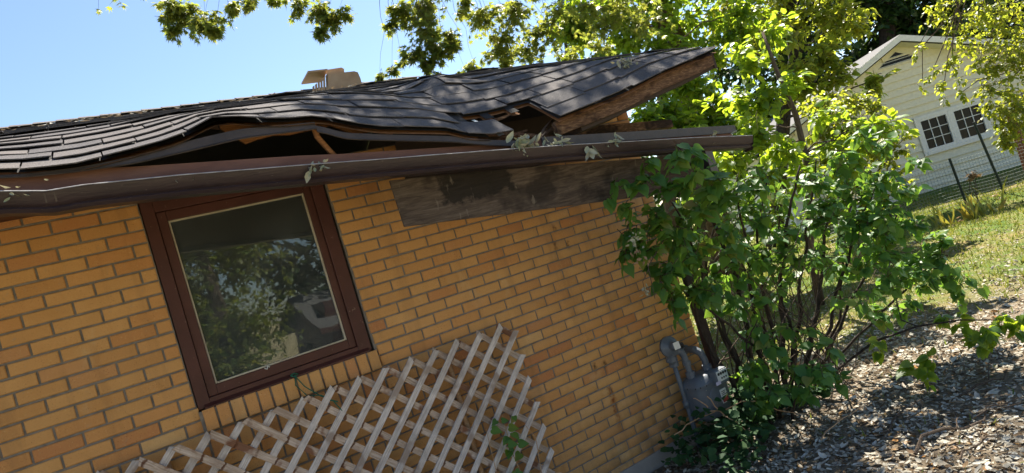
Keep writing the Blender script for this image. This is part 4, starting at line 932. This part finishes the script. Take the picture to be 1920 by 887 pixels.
lc = [(1345,345,3.8,24,24), (1370,370,3.9,26,24), (1300,320,3.7,20,14), (1330,330,3.9,26,26), (1310,385,3.9,28,28), (1345,380,4.1,24,22), (1260,350,3.9,26,20), (1290,340,4.0,22,18), (1175,370,3.9,30,26), (1160,345,3.9,20,14), (1205,330,3.9,26,22), (1215,300,3.85,16,10), (1285,270,3.7,26,16), (1270,300,3.75,24,14), (1300,290,3.8,20,10), (1185,430,4.0,34,36), (1170,470,4.0,24,20), (1230,400,4.1,40,50), (1215,460,4.0,40,50), (1260,440,4.2,44,60), (1250,500,4.1,44,60), (1290,400,4.4,44,56), (1300,470,4.4,46,64), (1310,540,4.4,44,56), (1260,560,4.1,30,30), (1240,530,4.0,24,20),
      (1340,360,4.6,44,56), (1350,430,4.6,48,64), (1360,510,4.6,48,60), (1355,570,4.7,30,26), (1400,330,4.8,44,44), (1410,400,4.8,50,64), (1420,480,4.8,50,60), (1400,560,4.7,44,40), (1460,360,5.0,46,50), (1470,440,5.0,50,60), (1470,520,5.0,44,44), (1520,340,5.0,44,48), (1530,410,5.0,48,60), (1530,480,5.1,44,44), (1580,300,5.1,44,50), (1600,360,5.1,48,60), (1590,430,5.1,44,50), (1640,330,5.2,40,44), (1660,400,5.2,44,50), (1650,460,5.2,40,40), (1700,350,5.2,34,30), (1700,420,5.2,40,40), (1720,300,5.2,20,12), (1710,480,5.2,38,36), (1750,450,5.2,26,18), (1740,510,5.2,36,34), (1780,520,5.2,34,28), (1800,550,5.2,22,14), (1660,520,5.2,34,26), (1640,590,5.1,30,22), (1690,570,5.2,26,18), (1570,500,5.2,34,26), (1620,250,5.2,34,28), (1660,270,5.2,30,22),
      (1420,620,4.6,30,24), (1450,640,4.5,34,24), (1480,610,4.7,30,20), (1420,690,4.4,40,36), (1410,700,4.5,26,20), (1470,690,4.4,34,26), (1530,690,4.3,34,26), (1560,720,4.3,28,18), (1540,690,4.4,30,20), (1550,650,4.5,28,14), (1640,480,5.0,44,40), (1600,540,5.0,40,26), (1760,480,5.2,30,24), (1690,520,5.1,40,34), (1640,420,5.0,44,44), (1560,380,4.9,44,44), (1380,470,4.6,46,44), (1480,480,4.8,46,44), (1330,540,4.3,40,34), (1500,730,4.3,34,26), (1440,740,4.3,34,30), (1430,755,4.4,22,16)]
P_, ax_, nr_, cu = twigs([pc(a, b, d, r, int(n * (2.1 if a > 1540 else 1.7 if a > 1370 else 1.35))) for a, b, d, r, n in lc], 6, .35, .15, .09, .5, (.5, 1.05))
nr_ = unit(nr_ + .35 * unit(CAM_P - P_) + [0, 0, .55]); ax_ = unit(ax_ + [0, 0, -.15])
sz = .079 * rng.uniform(.55, 1.25, len(P_)) * np.where(rng.random(len(P_)) < .25, .55, 1)
keep = ~((P_[:, 1] > -.06) & (P_[:, 0] < 3.5) & (P_[:, 2] < 2.7)); keep &= P_[:, 2] > .05   # nothing inside the wall
P_, ax_, nr_, sz = P_[keep], ax_[keep], nr_[keep], sz[keep]
qx, qy, qd = project(P_); iv = (qx > 0) & (qx < 1920) & (qy > 0) & (qy < 887); order = np.argsort(np.where(iv, -sz / qd, 9)); big = np.zeros(len(P_), bool); big[order[:300]] = True
TH = T_heart(); variants = []
for k in range(6):
    tv, tf = TH; q = tv.copy(); q[:, 2] += .12 * (k - 2.5) / 2.5 * q[:, 1] ** 2 + .10 * (k % 3 - 1) * np.abs(q[:, 0]) ; q[:, 0] *= (.9 + .05 * k)
    variants.append(npmesh('leaf', q, tf, M['lilac'], smooth=True))
for i in np.where(big)[0]:
    y = ax_[i]; x = unit(np.cross(y, nr_[i])); z = np.cross(x, y); mm = Matrix(((x[0], y[0], z[0], 0), (x[1], y[1], z[1], 0), (x[2], y[2], z[2], 0), (0, 0, 0, 1)))
    o = bpy.data.objects.new('leaf', variants[random.randrange(6)]); o.matrix_basis = Matrix.Translation(P_[i]) @ mm @ Matrix.Scale(float(sz[i]), 4); link(o, lil)
V, Fa, r = leaves_np(TH, P_[~big], ax_[~big], nr_[~big], sz[~big]); npobj('leaf_mass', V, Fa, M['lilac'], lil, r, smooth=True, kind='stuff')
V, Fa = tubes_np(cu, np.linspace(1, .5, 4)[None] * .0035 * np.ones((len(cu), 1))); npobj('twigs', V, Fa, M['twig'], lil, kind='stuff')
# dried flower heads and seed clusters on twigs
for (px, py, d, n_, mt_) in ((1190, 452, 3.75, 26, 'paleleaf'), (1197, 480, 3.75, 18, 'drybush'), (1209, 545, 3.8, 14, 'paleleaf'), (1600, 365, 4.7, 12, 'paleleaf'), (1575, 448, 4.8, 22, 'darkleaf'), (1665, 440, 5.0, 18, 'darkleaf')):
    c = at(px, py, d); q_ = c + rng.normal(0, 1, (n_, 3)) * [.018, .018, .026]
    V, Fa, r = leaves_np(T_curl(), q_, unit(rng.normal(0, 1, (n_, 3)) + [0, 0, -.4]), unit(rng.normal(0, 1, (n_, 3)) + [0, -.5, .5]), rng.uniform(.014, .028, n_)); npobj('dry_flower_head', V, Fa, M[mt_], lil, r, kind='stuff')
q = MB(); q.tube([at(1250, 440, 4.0), at(1215, 500, 3.85), at(1228, 560, 3.8)], [.004, .003, .002], 5); q.tube([at(1216, 505, 3.85), at(1205, 528, 3.8), at(1209, 545, 3.8)], [.0025, .002, .0015], 5); q.build('bare_twig', M['twig'], lil)
# bare twigs and thin sticks within the stems
q = MB()
for i in range(46):
    a = at(random.uniform(1330, 1600), random.uniform(680, 770), random.uniform(4.6, 5.3)); a[2] = max(a[2], .02)
    b = at(random.uniform(1280, 1680), random.uniform(330, 600), random.uniform(4.6, 5.3)); q.tube(curve_pts(a, b, 6, 0, .10), np.linspace(.0055, .002, 6), 4)
q.build('bare_twigs', M['twig'], lil, kind='stuff')
# low branch that reaches across the litter
e = empty('low_branch', 'low leafy branch reaching right over the dry leaves', 'branch', loc=at(1640, 640, 5.0)); q = MB()
pts = [at(1560, 700, 5.0), at(1640, 640, 4.9), at(1720, 612, 4.7), at(1800, 600, 4.5), at(1870, 600, 4.4)]; q.tube(pts, [.011, .010, .008, .006, .004], 6)
q.tube([at(1680, 560, 4.9), at(1690, 600, 4.8), at(1720, 612, 4.7)], [.004, .005, .006], 5); q.build('stem', M['bark_dark'], e)
lc2 = [(1720,690,4.4,30,34), (1750,670,4.4,20,14), (1800,610,4.5,26,18), (1840,620,4.4,30,30), (1880,600,4.4,30,32), (1900,590,4.4,24,22), (1850,640,4.4,24,18), (1770,590,4.6,18,8), (1660,640,4.8,20,10)]
P2, a2, n2, c2 = twigs([pc(*a) for a in lc2], 6, .3, 0, .08, .5); s2 = .075 * rng.uniform(.7, 1.2, len(P2)); V, Fa, r = leaves_np(TH, P2, a2, unit(n2 + .3 * unit(CAM_P - P2)), s2); npobj('leaves', V, Fa, M['young'], e, r, smooth=True)

# ------------------------------------------------------------------ vine at the right of the lattice
e = empty('vine', 'small green vine climbing the lower right of the lattice', 'vine', loc=(1.55, -.2, 0)); q = MB()
q.tube([(1.50, -.16, 0), (1.55, -.15, .35), (1.52, -.14, .60), (1.535, -.13, .83)], [.004, .0035, .003, .002], 5)
q.tube([(1.60, -.16, 0), (1.66, -.16, .4), (1.70, -.15, .62), (1.655, -.15, .72)], [.003, .003, .0025, .0015], 5); q.tube([(1.42, -.16, .2), (1.38, -.15, .55), (1.40, -.14, .80)], [.003, .0025, .0015], 5); q.build('stem', M['stake'], e)
for i in range(34):
    t = random.random(); p = np.array([1.51 + random.gauss(0, .045), -.165 - abs(random.gauss(0, .015)), .22 + .62 * t])
    ax = unit(np.array([random.gauss(0, .8), -.5, -.4])); nn = unit(np.array([random.gauss(0, .3), -1, .5])); s = random.uniform(.04, .068)
    V, Fa, _ = leaves_np(TH, p[None], ax[None], nn[None], np.array([s])); npobj('leaf', V, Fa, M['lilac'] if random.random() < .7 else M['young'], e, smooth=True)

# ------------------------------------------------------------------ ground cover by the meter
n = 1150; u = rng.random(n); gx = 2.62 + 1.45 * rng.random(n) ** .9; gy = -.06 - rng.random(n) * (.55 + .25 * np.sin(gx * 3)); gz = .03 + rng.random(n) ** 1.5 * .34 * np.exp(-((gx - 3.15) / .6) ** 2) + .03 * rng.random(n)
P3 = np.stack([gx, gy, gz], 1); a3 = unit(rng.normal(0, 1, (n, 3)) * [1, 1, .3] + [0, -.4, 0]); n3 = unit(rng.normal(0, .4, (n, 3)) + [0, -.25, 1])
V, Fa, r = leaves_np(T_oval(), P3, a3, n3, rng.uniform(.035, .085, n), rng.uniform(.9, 1.5, n)); o = npobj('ground_cover', V, Fa, M['ivy'], None, r, smooth=True, kind='stuff')
tag(o, 'dark green low ground cover at the foot of the gas meter', 'ground cover')
q = MB()
for i, (a, b) in enumerate((((2.98, -.34, .30), (3.5, -.75, .10)), ((3.0, -.30, .42), (3.08, -.55, .05)), ((2.72, -.2, .22), (3.02, -.34, .28)), ((2.95, -.36, .34), (2.90, -.30, .42)), ((3.3, -.9, .02), (3.7, -1.0, .10)))):
    q.tube(curve_pts(a, b, 7, .06, .05), np.linspace(.005, .0025, 7), 5)
tag(q.build('dry_stalk', M['stake']), 'thin dry stalks arching out of the ground cover', 'stalk')

# ------------------------------------------------------------------ dry leaf litter, sticks, grass
n = 110000; lx = rng.uniform(1.6, 10.5, n); ly = rng.uniform(-3.2, 3.6, n)
dd = ly + .5 * (lx - 5) + .5 * np.sin(lx * 1.7) * np.sin(ly * 2.1); dens = np.clip((1.3 - dd) / 1.5, .10, 1) * np.clip((lx - 1.4) / .8, 0, 1)
pat = .5 + .5 * np.sin(lx * 2.3 + 1.1 * np.sin(ly * 1.9)) * np.sin(ly * 2.7 + .7 * np.sin(lx * 1.3))
ok = (rng.random(n) < dens * (.55 + .45 * pat)) & ~((lx < 3.5) & (ly > -.05)); lx, ly = lx[ok], ly[ok]; n = len(lx)
lz = ground_z(lx, ly) + rng.uniform(.0, .014, n); PL = np.stack([lx, ly, lz], 1)
nl = unit(rng.normal(0, .36, (n, 3)) + [0, 0, 1]); nl[rng.random(n) < .5] *= -1
V, Fa, r = leaves_np(T_curl(), PL, unit(rng.normal(0, 1, (n, 3)) * [1, 1, .25]), nl, rng.uniform(.016, .040, n) * np.where(rng.random(n) < .18, 1.45, 1), rng.uniform(.55, 1.2, n))
o = npobj('leaf_litter', V, Fa, M['litter'], None, r, smooth=True, kind='stuff'); tag(o, 'pale and brown dry fallen leaves covering the ground', 'leaf litter')
def gstick(label, a, b, r, w=.06, side=()):
    q = MB(); A, B = at(*a), at(*b); A[2] = float(ground_z(A[0], A[1])) + r + .02; B[2] = float(ground_z(B[0], B[1])) + r + .03; q.tube(curve_pts(A, B, 8, .03, w), np.linspace(r, r * .4, 8), 6)
    for (t, l, an) in side:
        p = A + (B - A) * t; d = unit(B - A); dv = np.array([d[0] * math.cos(an) - d[1] * math.sin(an), d[0] * math.sin(an) + d[1] * math.cos(an), .15]) * l; q.tube(curve_pts(p + [0, 0, .02], p + dv, 5, .02, .06), np.linspace(r * .5, r * .2, 5), 5)
    tag(q.build('fallen_stick', M['twig']), label, 'stick', 'sticks lying on the leaf litter')
gstick('long dark stick on the litter near the right edge of the photo, bottom', (1700, 800, 3.6), (1925, 800, 3.9), .010, .05, ((.4, .3, .6), (.6, .25, -.5)))
gstick('thin stick lying among pale leaves right of the lilac', (1640, 775, 4.0), (1740, 750, 4.3), .007)
gstick('dark stick on the shaded grass right of the low branch', (1800, 745, 4.2), (1930, 755, 4.3), .009, .04, ((.5, .25, .7),))
gstick('short forked stick near the bottom right corner', (1800, 860, 3.4), (1900, 835, 3.6), .007, .05, ((.5, .2, .8),))
n = 90000; gx = rng.uniform(2.0, 17, n); gy = rng.uniform(-2.5, 15, n); dd = gy + .5 * (gx - 5) + .8 * np.sin(gx * 1.3) * np.sin(gy * 1.1)
ok = (rng.random(n) < np.clip((dd + .2) / 1.4, .07, 1)) & ~((gx < 3.6) & (gy > -.1)); gx, gy = gx[ok], gy[ok]; n = len(gx)
Pg = np.stack([gx, gy, ground_z(gx, gy) - .005], 1); up = unit(rng.normal(0, .45, (n, 3)) + [0, 0, 1]); dist = np.hypot(gx, gy + 3.7)
V, Fa, r = leaves_np(T_blade(), Pg, up, unit(rng.normal(0, 1, (n, 3)) * [1, 1, .1]), rng.uniform(.035, .085, n), .10 + .014 * dist)
o = npobj('lawn_grass', V, Fa, M['grass'], None, r, kind='stuff'); tag(o, 'short patchy green and straw coloured grass of the lawn', 'grass')

# ------------------------------------------------------------------ the cream house beyond the yard
HC = at(1774, 258, 17.0); right = unit(np.array([CAM_R[0][0], CAM_R[0][1], 0])); fw = np.array([-right[1], right[0], 0])
ya = math.radians(-7); rt = right * math.cos(ya) + fw * math.sin(ya); bk = np.array([-rt[1], rt[0], 0])
def HP(a, b, z): p = np.array([HC[0], HC[1], 0]) + rt * a + bk * b; return (p[0], p[1], z - .25)
gh = empty('far_house', 'cream sided gable house with two gridded windows beyond the wire fence', 'house', loc=HP(0, 0, 0))
APX = -.55                                                   # apex across the facade
def zroof(a): return 4.35 - (.44 if a < APX else .40) * abs(a - APX)
def hbox(q, a0, a1, b0, b1, z0, z1):
    q.add([HP(a0,b0,z0), HP(a1,b0,z0), HP(a1,b1,z0), HP(a0,b1,z0), HP(a0,b0,z1), HP(a1,b0,z1), HP(a1,b1,z1), HP(a0,b1,z1)], [(0,3,2,1),(4,5,6,7),(0,1,5,4),(1,2,6,5),(2,3,7,6),(3,0,4,7)])
A0, A1, WA0, WA1, WZa, WZb = -4.3, 4.6, -.56, 1.08, 1.30, 2.20
q = MB(); hbox(q, A0, A1, .06, 8, -.3, 2.55); q.add([HP(A0, .06, 2.55), HP(A1, .06, 2.55), HP(A1, .06, zroof(A1)), HP(APX, .06, zroof(APX)), HP(A0, .06, zroof(A0))], [(0,1,2,3,4)]); hw = q.build('wall', M['siding'], gh)
z = .18; i = 0
while z < 4.2:
    h = .205; zt = z + h
    # clip by the roof slope
    aL, aR = A0, A1
    if zroof(aL) < zt: aL = APX - (4.35 - zt) / .44
    if zroof(aR) < zt: aR = APX + (4.35 - zt) / .40
    spans = [(aL, aR)] if (zt < WZa - .08 or z > WZb + .06) else [(aL, WA0 - .09), (WA1 + .09, aR)]
    for (s0, s1) in spans:
        if s1 - s0 < .15: continue
        q = MB(); q.add([HP(s0, .010, z), HP(s1, .010, z), HP(s1, .052, zt), HP(s0, .052, zt), HP(s0, .058, z), HP(s1, .058, z)], [(0,1,2,3),(5,4,3,2),(0,4,5,1),(0,3,4),(1,5,2)]); q.build('siding_board', M['siding'], hw)
    z += .2; i += 1
q = MB(); hbox(q, A0 - .1, A1 + .1, .04, .3, -.3, .17); q.build('foundation', M['concrete'], gh)
q = MB(); 
for s in (-1, 1):
    ae = A0 - .45 if s < 0 else A1 + .45
    q.add([HP(APX, -.40, 4.50), HP(ae, -.40, zroof(ae) + .15), HP(ae, 8.3, zroof(ae) + .15), HP(APX, 8.3, 4.50), HP(APX, -.40, 4.44), HP(ae, -.40, zroof(ae) + .09), HP(ae, 8.3, zroof(ae) + .09), HP(APX, 8.3, 4.44)], [(0,1,2,3),(7,6,5,4),(0,4,5,1),(1,5,6,2),(2,6,7,3)])
q.build('roof', M['roof_grey'], gh)
for s in (-1, 1):
    ae = A0 - .45 if s < 0 else A1 + .45; q = MB(); o_ = .002 * s
    q.add([HP(APX, -.425, 4.495), HP(ae, -.425, zroof(ae) + .145), HP(ae, -.425, zroof(ae) - .01), HP(APX, -.425, 4.33), HP(APX, -.395, 4.495), HP(ae, -.395, zroof(ae) + .145), HP(ae, -.395, zroof(ae) - .01), HP(APX, -.395, 4.33)], [(0,3,2,1),(4,5,6,7),(0,1,5,4),(2,3,7,6),(1,2,6,5)]); q.build('rake_trim', M['trim'], gh)
    q = MB(); q.add([HP(APX, -.39, 4.30), HP(ae, -.39, zroof(ae) - .05), HP(ae, .05, zroof(ae) - .05), HP(APX, .05, 4.30)], [(0,1,2,3)]); q.build('soffit', M['siding'], gh)
# louvred vent under the apex
q = MB(); q.add([HP(APX - .60, .020, 3.80), HP(APX + .60, .020, 3.80), HP(APX, .020, 4.14)], [(0,1,2)]); vn = q.build('gable_vent', M['darkglass'], gh)
for i in range(3):
    z = 3.83 + .09 * i; ww = .60 - (z - 3.80) / .34 * .60
    q = MB(); q.add([HP(APX - ww, -.012, z), HP(APX + ww, -.012, z), HP(APX + ww * .93, .016, z + .022), HP(APX - ww * .93, .016, z + .022)], [(0,1,2,3)]); q.build('louvre', M['trim'], vn)
# two gridded windows
for (a0, a1) in ((WA0, .22), (.30, WA1)):
    q = MB(); 
    for (x0, x1, z0, z1) in ((a0, a0 + .06, WZa, WZb), (a1 - .06, a1, WZa, WZb), (a0 + .06, a1 - .06, WZa, WZa + .07), (a0 + .06, a1 - .06, WZb - .06, WZb)): hbox(q, x0, x1, -.015, .055, z0, z1)
    wf = q.build('window', M['trim'], gh)
    nx, nz = 3, 3; dx = (a1 - a0 - .12) / nx; dz = (WZb - WZa - .13) / nz
    q = MB()
    for i in range(1, nx): hbox(q, a0 + .06 + dx * i - .009, a0 + .06 + dx * i + .009, .012, .030, WZa + .07, WZb - .06)
    for j in range(1, nz): hbox(q, a0 + .061, a1 - .061, .014, .032, WZa + .07 + dz * j - .009, WZa + .07 + dz * j + .009)
    q.build('muntin_grid', M['trim'], wf)
    for i in range(nx):
        for j in range(nz): q = MB(); hbox(q, a0 + .065 + dx * i, a0 + .055 + dx * (i + 1), .034, .045, WZa + .075 + dz * j, WZa + .065 + dz * (j + 1)); q.build('pane', M['darkglass'], wf)
q = MB(); hbox(q, WA0 - .08, WA0 - .002, -.02, .058, WZa - .09, WZb + .08); hbox(q, WA1 + .002, WA1 + .08, -.02, .058, WZa - .09, WZb + .08); hbox(q, WA0, WA1, -.022, .056, WZb + .002, WZb + .08); hbox(q, WA0, WA1, -.035, .056, WZa - .09, WZa - .002); hbox(q, .222, .298, -.018, .056, WZa, WZb)
q.build('window_trim', M['trim'], gh)

# ------------------------------------------------------------------ wire fence, posts, plants beside it
fe = empty('wire_fence', 'low wire mesh fence on black steel posts in front of the far house', 'fence', loc=at(1825, 390, 12.3))
FA_ = at(1560, 470, 12.6); FB_ = at(2010, 330, 12.4); FA_[2] = FB_[2] = 0; fd = unit(FB_ - FA_); FL = np.linalg.norm(FB_ - FA_)
def fpost(px, py, h, lean):
    b = at(px, py, 12.3); t = np.dot(b - FA_, fd); p = FA_ + fd * t; q = MB(); q.tube([(p[0], p[1], -.1), (p[0] + fd[0] * lean, p[1] + fd[1] * lean, h)], .024, 6); q.build('post', M['post'], fe); return p
fpost(1828, 392, 1.0, -.05); fpost(1897, 366, 1.55, -.15); fpost(1690, 430, 1.0, .02); fpost(1600, 455, 1.0, 0); fpost(1985, 340, 1.1, 0)
S_, K_ = [], []
hts = np.linspace(.04, .92, 15)
for h in hts:
    t = np.linspace(0, FL, 24); sagg = .02 * np.sin(t * 3 + h * 2); S_.append(np.stack([FA_[0] + fd[0] * t, FA_[1] + fd[1] * t, h + sagg + ground_z(FA_[0] + fd[0] * t, FA_[1] + fd[1] * t)], 1))
PT = np.array(S_); V, Fa = tubes_np(PT, np.full(PT.shape[:2], .0026)); S_ = []
for t in np.arange(0, FL, .062):
    p = FA_ + fd * t; S_.append(np.stack([np.full(4, p[0]), np.full(4, p[1]), np.linspace(.03, .93, 4)], 1) + [0, 0, .02 * math.sin(t * 3)])
PT = np.array(S_); V2, F2 = tubes_np(PT, np.full(PT.shape[:2], .0026)); npobj('wire_mesh', np.concatenate([V, V2]), np.concatenate([Fa, F2 + len(V)]), M['wire'], fe, kind='stuff')
b = at(1925, 305, 13.2); q = MB(); q.bevbox(b[0] - .07, b[0] + .07, b[1] - .07, b[1] + .07, -.1, 1.55, .01); tag(q.build('wooden_post', M['rusty']), 'square rust brown wooden post at the right edge behind the fence', 'post')
def irisc(label, px, py, d, n, L):
    b = at(px, py, d); b[2] = float(ground_z(b[0], b[1])); e = empty('iris_plant', label, 'plant', 'iris clumps by the fence', loc=b)
    tv, tf = T_blade(); tv = np.array([(-.5,0,0), (.5,0,0), (-.42,.35,.02), (.42,.35,.02), (-.3,.7,.12), (.3,.7,.12), (0,1,.34)], float); tf = np.array([(0,1,3),(0,3,2),(2,3,5),(2,5,4),(4,5,6)])
    for i in range(n):
        p = b + np.array([random.gauss(0, .10), random.gauss(0, .06), 0]); u = unit(np.array([random.gauss(0, .42), random.gauss(0, .3), 1])); nn = unit(np.array([random.gauss(0, 1), random.gauss(0, 1), .1])); l = L * random.uniform(.55, 1.1)
        V, Fa, _ = leaves_np((tv, tf), p[None], u[None], nn[None], np.array([l]), np.array([.045 / l * 1.2])); npobj('leaf', V, Fa, M['iris'], e)
irisc('clump of orange green iris leaves left of the first fence post', 1775, 432, 11.0, 14, .45)
irisc('wide arching clump of iris leaves below the first fence post', 1838, 425, 10.8, 26, .42)
irisc('pair of tall yellow iris leaves at the right below the fence', 1872, 425, 10.8, 6, .55)
for lab, px, py, d, rp, nn in (('dry brown hydrangea like flower heads above the first fence post', 1822, 335, 12.0, 11, 90), ('brown withered bush beside the iris clumps', 1800, 425, 10.9, 24, 120), ('dry brown clump behind the second fence post', 1868, 385, 12.0, 18, 80)):
    b = at(px, py, d); b[2] = 0; e = empty('dry_plant', lab, 'plant', loc=b); q = MB(); c = at(px, py - 6, d)
    for k in range(4): q.tube(curve_pts(b, c + rng.normal(0, .06, 3), 5, 0, .06), .006, 4)
    q.build('stem', M['twig'], e); P4, a4, n4, c4 = twigs([(c, rp * d / F_PX, nn)], 6, .2, 0, .05); V, Fa, r = leaves_np(T_curl(), P4, a4, n4, rng.uniform(.03, .07, len(P4))); npobj('leaves', V, Fa, M['drybush'], e, r)

# ------------------------------------------------------------------ dried leaf clumps caught on the gutter and roof
def debris(label, p, n, r, size=.05, mat='paleleaf', hang=.5):
    p = np.asarray(p, float); P5 = p + rng.normal(0, 1, (n, 3)) * [r, r * .35, r * .5]; a5 = unit(rng.normal(0, .8, (n, 3)) + [0, -.2, -hang]); n5 = unit(rng.normal(0, .5, (n, 3)) + [0, -.7, .6])
    e = empty('dried_leaf_clump', label, 'dried leaves', 'dried leaves caught on the eave', loc=p)
    for i in range(n):
        V, Fa, rr = leaves_np(T_curl(), P5[i:i+1], a5[i:i+1], n5[i:i+1], size * rng.uniform(.6, 1.2, 1), rng.uniform(.4, .9, 1)); npobj('leaf', V, Fa, M[mat], e, rr)
lipz = lambda x: float(np.interp(x, P[:, 0], P[:, 1]))
debris('small grey green dried leaf cluster on the gutter face above the window', (.66, -.868, lipz(.66) - .018), 12, .020, .038)
debris('large tuft of pale dried leaves under the torn eave on the gutter lip', (1.79, -.835, lipz(1.79) + .035), 44, .045, .055)
debris('pale dried leaves strung along the gutter right of the large tuft', (1.99, -.835, lipz(1.99) + .035), 16, .035, .045)
debris('two hanging dried leaves on the gutter face right of the tufts', (2.20, -.868, lipz(2.2) - .03), 7, .022, .06, hang=1.4)
debris('small dried leaf cluster on the gutter lip before the lilac leaves', (2.40, -.85, lipz(2.40) + .012), 12, .025, .045)
debris('dried leaves in the gutter near its right end', (3.30, -.82, lipz(3.3) + .01), 14, .06, .04)
debris('curled pale seed strand on the gutter lip at the left edge', (-.42, -.85, lipz(-.42) + .004), 10, .05, .03)
debris('tiny pale bits in the gutter above the left of the window', (.14, -.84, lipz(.14) + .008), 7, .02, .025)
for i in range(16):
    pass
debris('pale dry seed cluster lying on the lifted shingles near the corner', (2.92, -.60, float(roof_z(2.92, -.60)) + .03), 26, .05, .04)
dx = rng.uniform(-.8, 3.4, 130); dy = RY - .5 - rng.random(130) * 3.0; P6 = np.stack([dx, dy, roof_z(dx, dy) + .010], 1)
V, Fa, rr = leaves_np(T_curl(), P6, unit(rng.normal(0, 1, (130, 3)) * [1, .2, .05]), unit(rng.normal(0, .15, (130, 3)) + [0, -.33, 1]), rng.uniform(.02, .05, 130)); o = npobj('roof_debris', V, Fa, M['litter'], None, rr, kind='stuff'); tag(o, 'dry leaves scattered on the upper roof below the ridge', 'leaf litter')

# ------------------------------------------------------------------ what the window pane reflects: the yard behind the camera
def rtree(label, x, y, h, r, n, mat='elm', size=.2):
    cl = []
    for i in range(26):
        a = rng.uniform(0, 6.28); t = rng.random(); z = 1.0 + (h - 1.0) * t; rr = r * math.sin(.5 + 2.3 * t) * rng.uniform(.3, 1); cl.append((np.array([x + math.cos(a) * rr, y + math.sin(a) * rr, z]), r * .38, n // 26))
    tree('yard_tree', label, 'tree', np.array([x, y, 0.]), [(x, y, 0), (x + .1, y, h * .4), (x, y + .1, h * .85)], [.18, .13, .05], cl, T_oval(), M[mat], size, M['bark'], per=10, limb_r=.05)
rtree('broad green tree in the front yard that the window reflects', 1.0, -9.6, 6.4, 1.9, 20000, 'maple', .11)
rtree('dark green tree in the front yard left of the reflected tree', .3, -12.5, 7.0, 3.2, 20000, 'maple', .12)
rtree('tall tree across the street in the reflection', 6.5, -19, 10, 4.6, 9000, 'darkleaf', .34)
rtree('second tall tree across the street in the reflection', -1.0, -20, 9.5, 4.2, 5200, 'darkleaf', .3)
rtree('third tall tree across the street', 15.0, -20, 10, 4.2, 4200, 'darkleaf', .3)
e = empty('neighbour_house', 'low house with a grey shingled roof across the street behind the camera', 'house', loc=(7.5, -14, 0)); q = MB(); q.box(4.0, 11.5, -19, -14.0, 0, 1.95); q.build('wall', M['brown'], e)
q = MB(); q.add([(3.6, -13.4, 1.28), (12, -13.4, 1.28), (12, -16.5, 2.35), (3.6, -16.5, 2.35), (3.6, -19.6, 1.28), (12, -19.6, 1.28)], [(3,2,1,0), (5,2,3,4)]); q.build('roof', M['roof_grey'], e)
q = MB(); q.box(3.6, 12, -13.44, -13.40, 1.15, 1.29); q.build('fascia', M['brown'], e)
b = np.array([1.75, -7.2, 0]); e = empty('dry_shrub', 'tan dry shrub in the front yard low in the window reflection', 'bush', loc=b); q = MB(); q.tube([b, b + [0, 0, .7]], .03, 6); q.build('stem', M['bark'], e)
P7, a7, n7, c7 = twigs([(b + [0, 0, .75], .45, 700)], 8, .1, .8, .08); V, Fa, r = leaves_np(T_simple(), P7, a7, n7, rng.uniform(.05, .11, len(P7))); npobj('leaves', V, Fa, M['drybush'], e, r)
